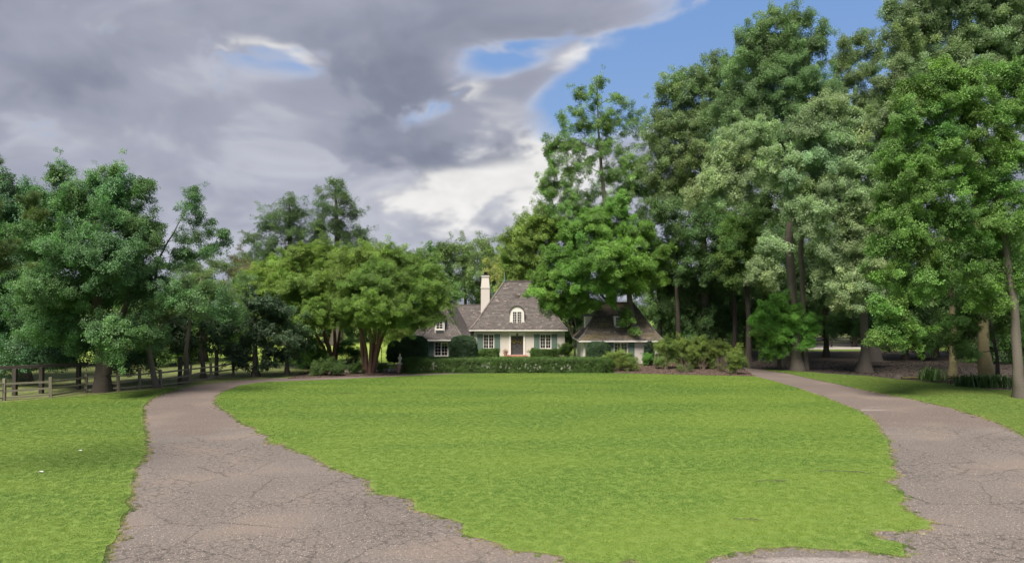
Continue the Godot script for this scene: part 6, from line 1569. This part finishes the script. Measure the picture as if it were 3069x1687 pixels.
	# --- far trees on the left, beyond the pasture
	var west := [
		[Vector3(-52.87, 0, -70), "dark green tree beyond the rail fence, leftmost of the far row", 0.8, [-55.74, 6.4, -71.12, 2.36, -52.12, 5.73, -70.79, 2.35, -50.8, 3.85, -67.25, 1.91, -50.76, 3.09, -69.83, 1.85, -53.58, 3.16, -68.36, 1.94, -50.53, 1.46, -67.32, 1.02, -48.96, 1.2, -67.8, 0.9, -53.02, 0.85, -68.9, 0.85]],
		[Vector3(-45.56, 0, -68), "green tree of the far row behind the arbour", 0.85, [-45.54, 5.46, -66.09, 2.19, -43.39, 5.77, -66.16, 2.19, -43.7, 3.93, -65.21, 1.85, -43.5, 3.51, -67.79, 1.93, -47, 2.89, -67.28, 1.59, -45.04, 1.26, -68.67, 0.98, -46.9, 1.01, -68.54, 0.84, -47.03, 1.05, -66.43, 0.76, -44.85, 0.86, -70.42, 0.8]],
		[Vector3(-41.52, 0, -71), "green tree of the far row behind the forked trunk", 0.9, [-41.06, 6.08, -68, 2.25, -40.19, 5.73, -70.43, 2.34, -40.74, 3.76, -69.67, 1.98, -39.2, 3.06, -70.46, 1.87, -42.12, 2.82, -68.69, 1.63, -42.68, 1.04, -72.99, 1.04, -39.41, 1.08, -70.24, 0.87, -41.51, 1.04, -68.22, 0.78, -38.86, 0.83, -71.68, 0.75]],
		[Vector3(-35.45, 0, -69), "lighter green tree of the far row right of the forked trunk", 1.1, [-35.14, 5.77, -66.57, 2.21, -34.27, 6.07, -69.27, 2.3, -34.95, 3.5, -68.04, 1.93, -33.39, 3.11, -69.49, 1.84, -38.56, 2.66, -71.75, 1.7, -36.43, 1.09, -70.91, 0.94, -33.58, 1.14, -68.51, 0.78, -33.22, 1.36, -70.88, 0.87]],
		[Vector3(-32.41, 0, -74), "green tree of the far row behind the first evergreen", 0.9, [-34.2, 7.11, -74.85, 2.48, -31.02, 7.44, -73.22, 2.43, -31.47, 4.7, -71.85, 2.38, -30.89, 3.57, -74.58, 2.12, -33.99, 2.88, -74.38, 1.97, -33.25, 1.13, -76.74, 1.09, -30.73, 1.31, -76.81, 1.24, -34.11, 0.92, -74.65, 0.78]],
		[Vector3(-37.66, 0, -104), "far green tree behind the cypresses' left side", 1.0, [-38.81, 7.38, -103.11, 2.93, -37.01, 7.41, -106.36, 3.02, -36.58, 4.01, -101.01, 2.87, -33.92, 3.03, -101.65, 2.41, -40.28, 2.44, -104.39, 2.47, -37.42, 0.94, -104.69, 1.79, -33.51, 1.09, -101.84, 1.45]],
		[Vector3(-30.93, 0, -108), "far green tree between the two cypress trunks", 1.0, [-32.69, 7.95, -108.78, 3.61, -29.51, 7.45, -110.35, 3.14, -30.71, 3.86, -107.26, 3.05, -27.75, 2.83, -107.59, 2.55, -31.97, 1.87, -106.36, 2.32, -29.05, 1.09, -106.75, 1.72]],
		[Vector3(-23.16, 0, -110), "far green tree behind the right crape myrtle", 1.1, [-25.36, 7.47, -112.83, 3.74, -20.94, 6.4, -109.28, 3.11, -23.74, 3.19, -112.77, 3.21, -20.49, 2.14, -112.48, 2.66, -25.9, 1.69, -110.57, 2.41, -22.34, 1.26, -108.56, 1.85, -20.03, 0.79, -112.89, 1.6]],
	]
	for r in west:
		far_tree(r, far, "far trees beyond the pasture")


func far_tree(r: Array, far: Dictionary, group: String):
	var foot: Vector3 = r[0]
	var c: Color = far.col
	tree("far_tree", r[1], group, [[foot, 0.35], [foot + Vector3(0.1, 4, 0), 0.3], [foot + Vector3(-0.1, 9, 0), 0.2]], r[3], far.merged({"col": Color(c.r * r[2] * r[2], c.g * r[2], c.b * r[2])}, true))


func _ready():
	rng.seed = 7
	# camera, sky, sun, exposure
	var cam := Camera3D.new()
	cam.name = "camera"
	cam.position = Vector3(0, 6.4, 0)
	cam.rotation.x = atan((900.0 - 843.5) / 2111.0)
	cam.fov = rad_to_deg(2.0 * atan(843.5 / 2111.0))
	cam.near = 0.1
	cam.far = 2000
	cam.current = true
	add_child(cam)
	var env := Environment.new()
	env.background_mode = Environment.BG_SKY
	env.sky = make_sky()
	env.tonemap_mode = Environment.TONE_MAPPER_LINEAR
	env.tonemap_exposure = 6.0
	env.background_energy_multiplier = 1.0 / 6.0
	env.sdfgi_enabled = true
	env.ssao_enabled = true
	env.ssil_enabled = true
	var we := WorldEnvironment.new()
	we.name = "world"
	we.environment = env
	add_child(we)
	var sun := DirectionalLight3D.new()      # the sun behind thin cloud, left of and behind the camera
	sun.name = "sun"
	sun.light_energy = 0.5
	sun.light_color = Color(1.0, 0.955, 0.89)
	sun.light_angular_distance = 28
	sun.shadow_enabled = true
	sun.look_at_from_position(Vector3.ZERO, Vector3(0.22, -0.87, -0.44))
	add_child(sun)
	print("sky ", Time.get_ticks_msec())
	make_materials()
	make_leaves()
	make_ground()
	print("ground ", Time.get_ticks_msec())
	make_house()
	make_garage()
	make_fences()
	make_hedges()
	print("house ", Time.get_ticks_msec())
	make_trees()
	make_litter()
	make_stones()
	print("trees ", Time.get_ticks_msec(), " ", sprays)
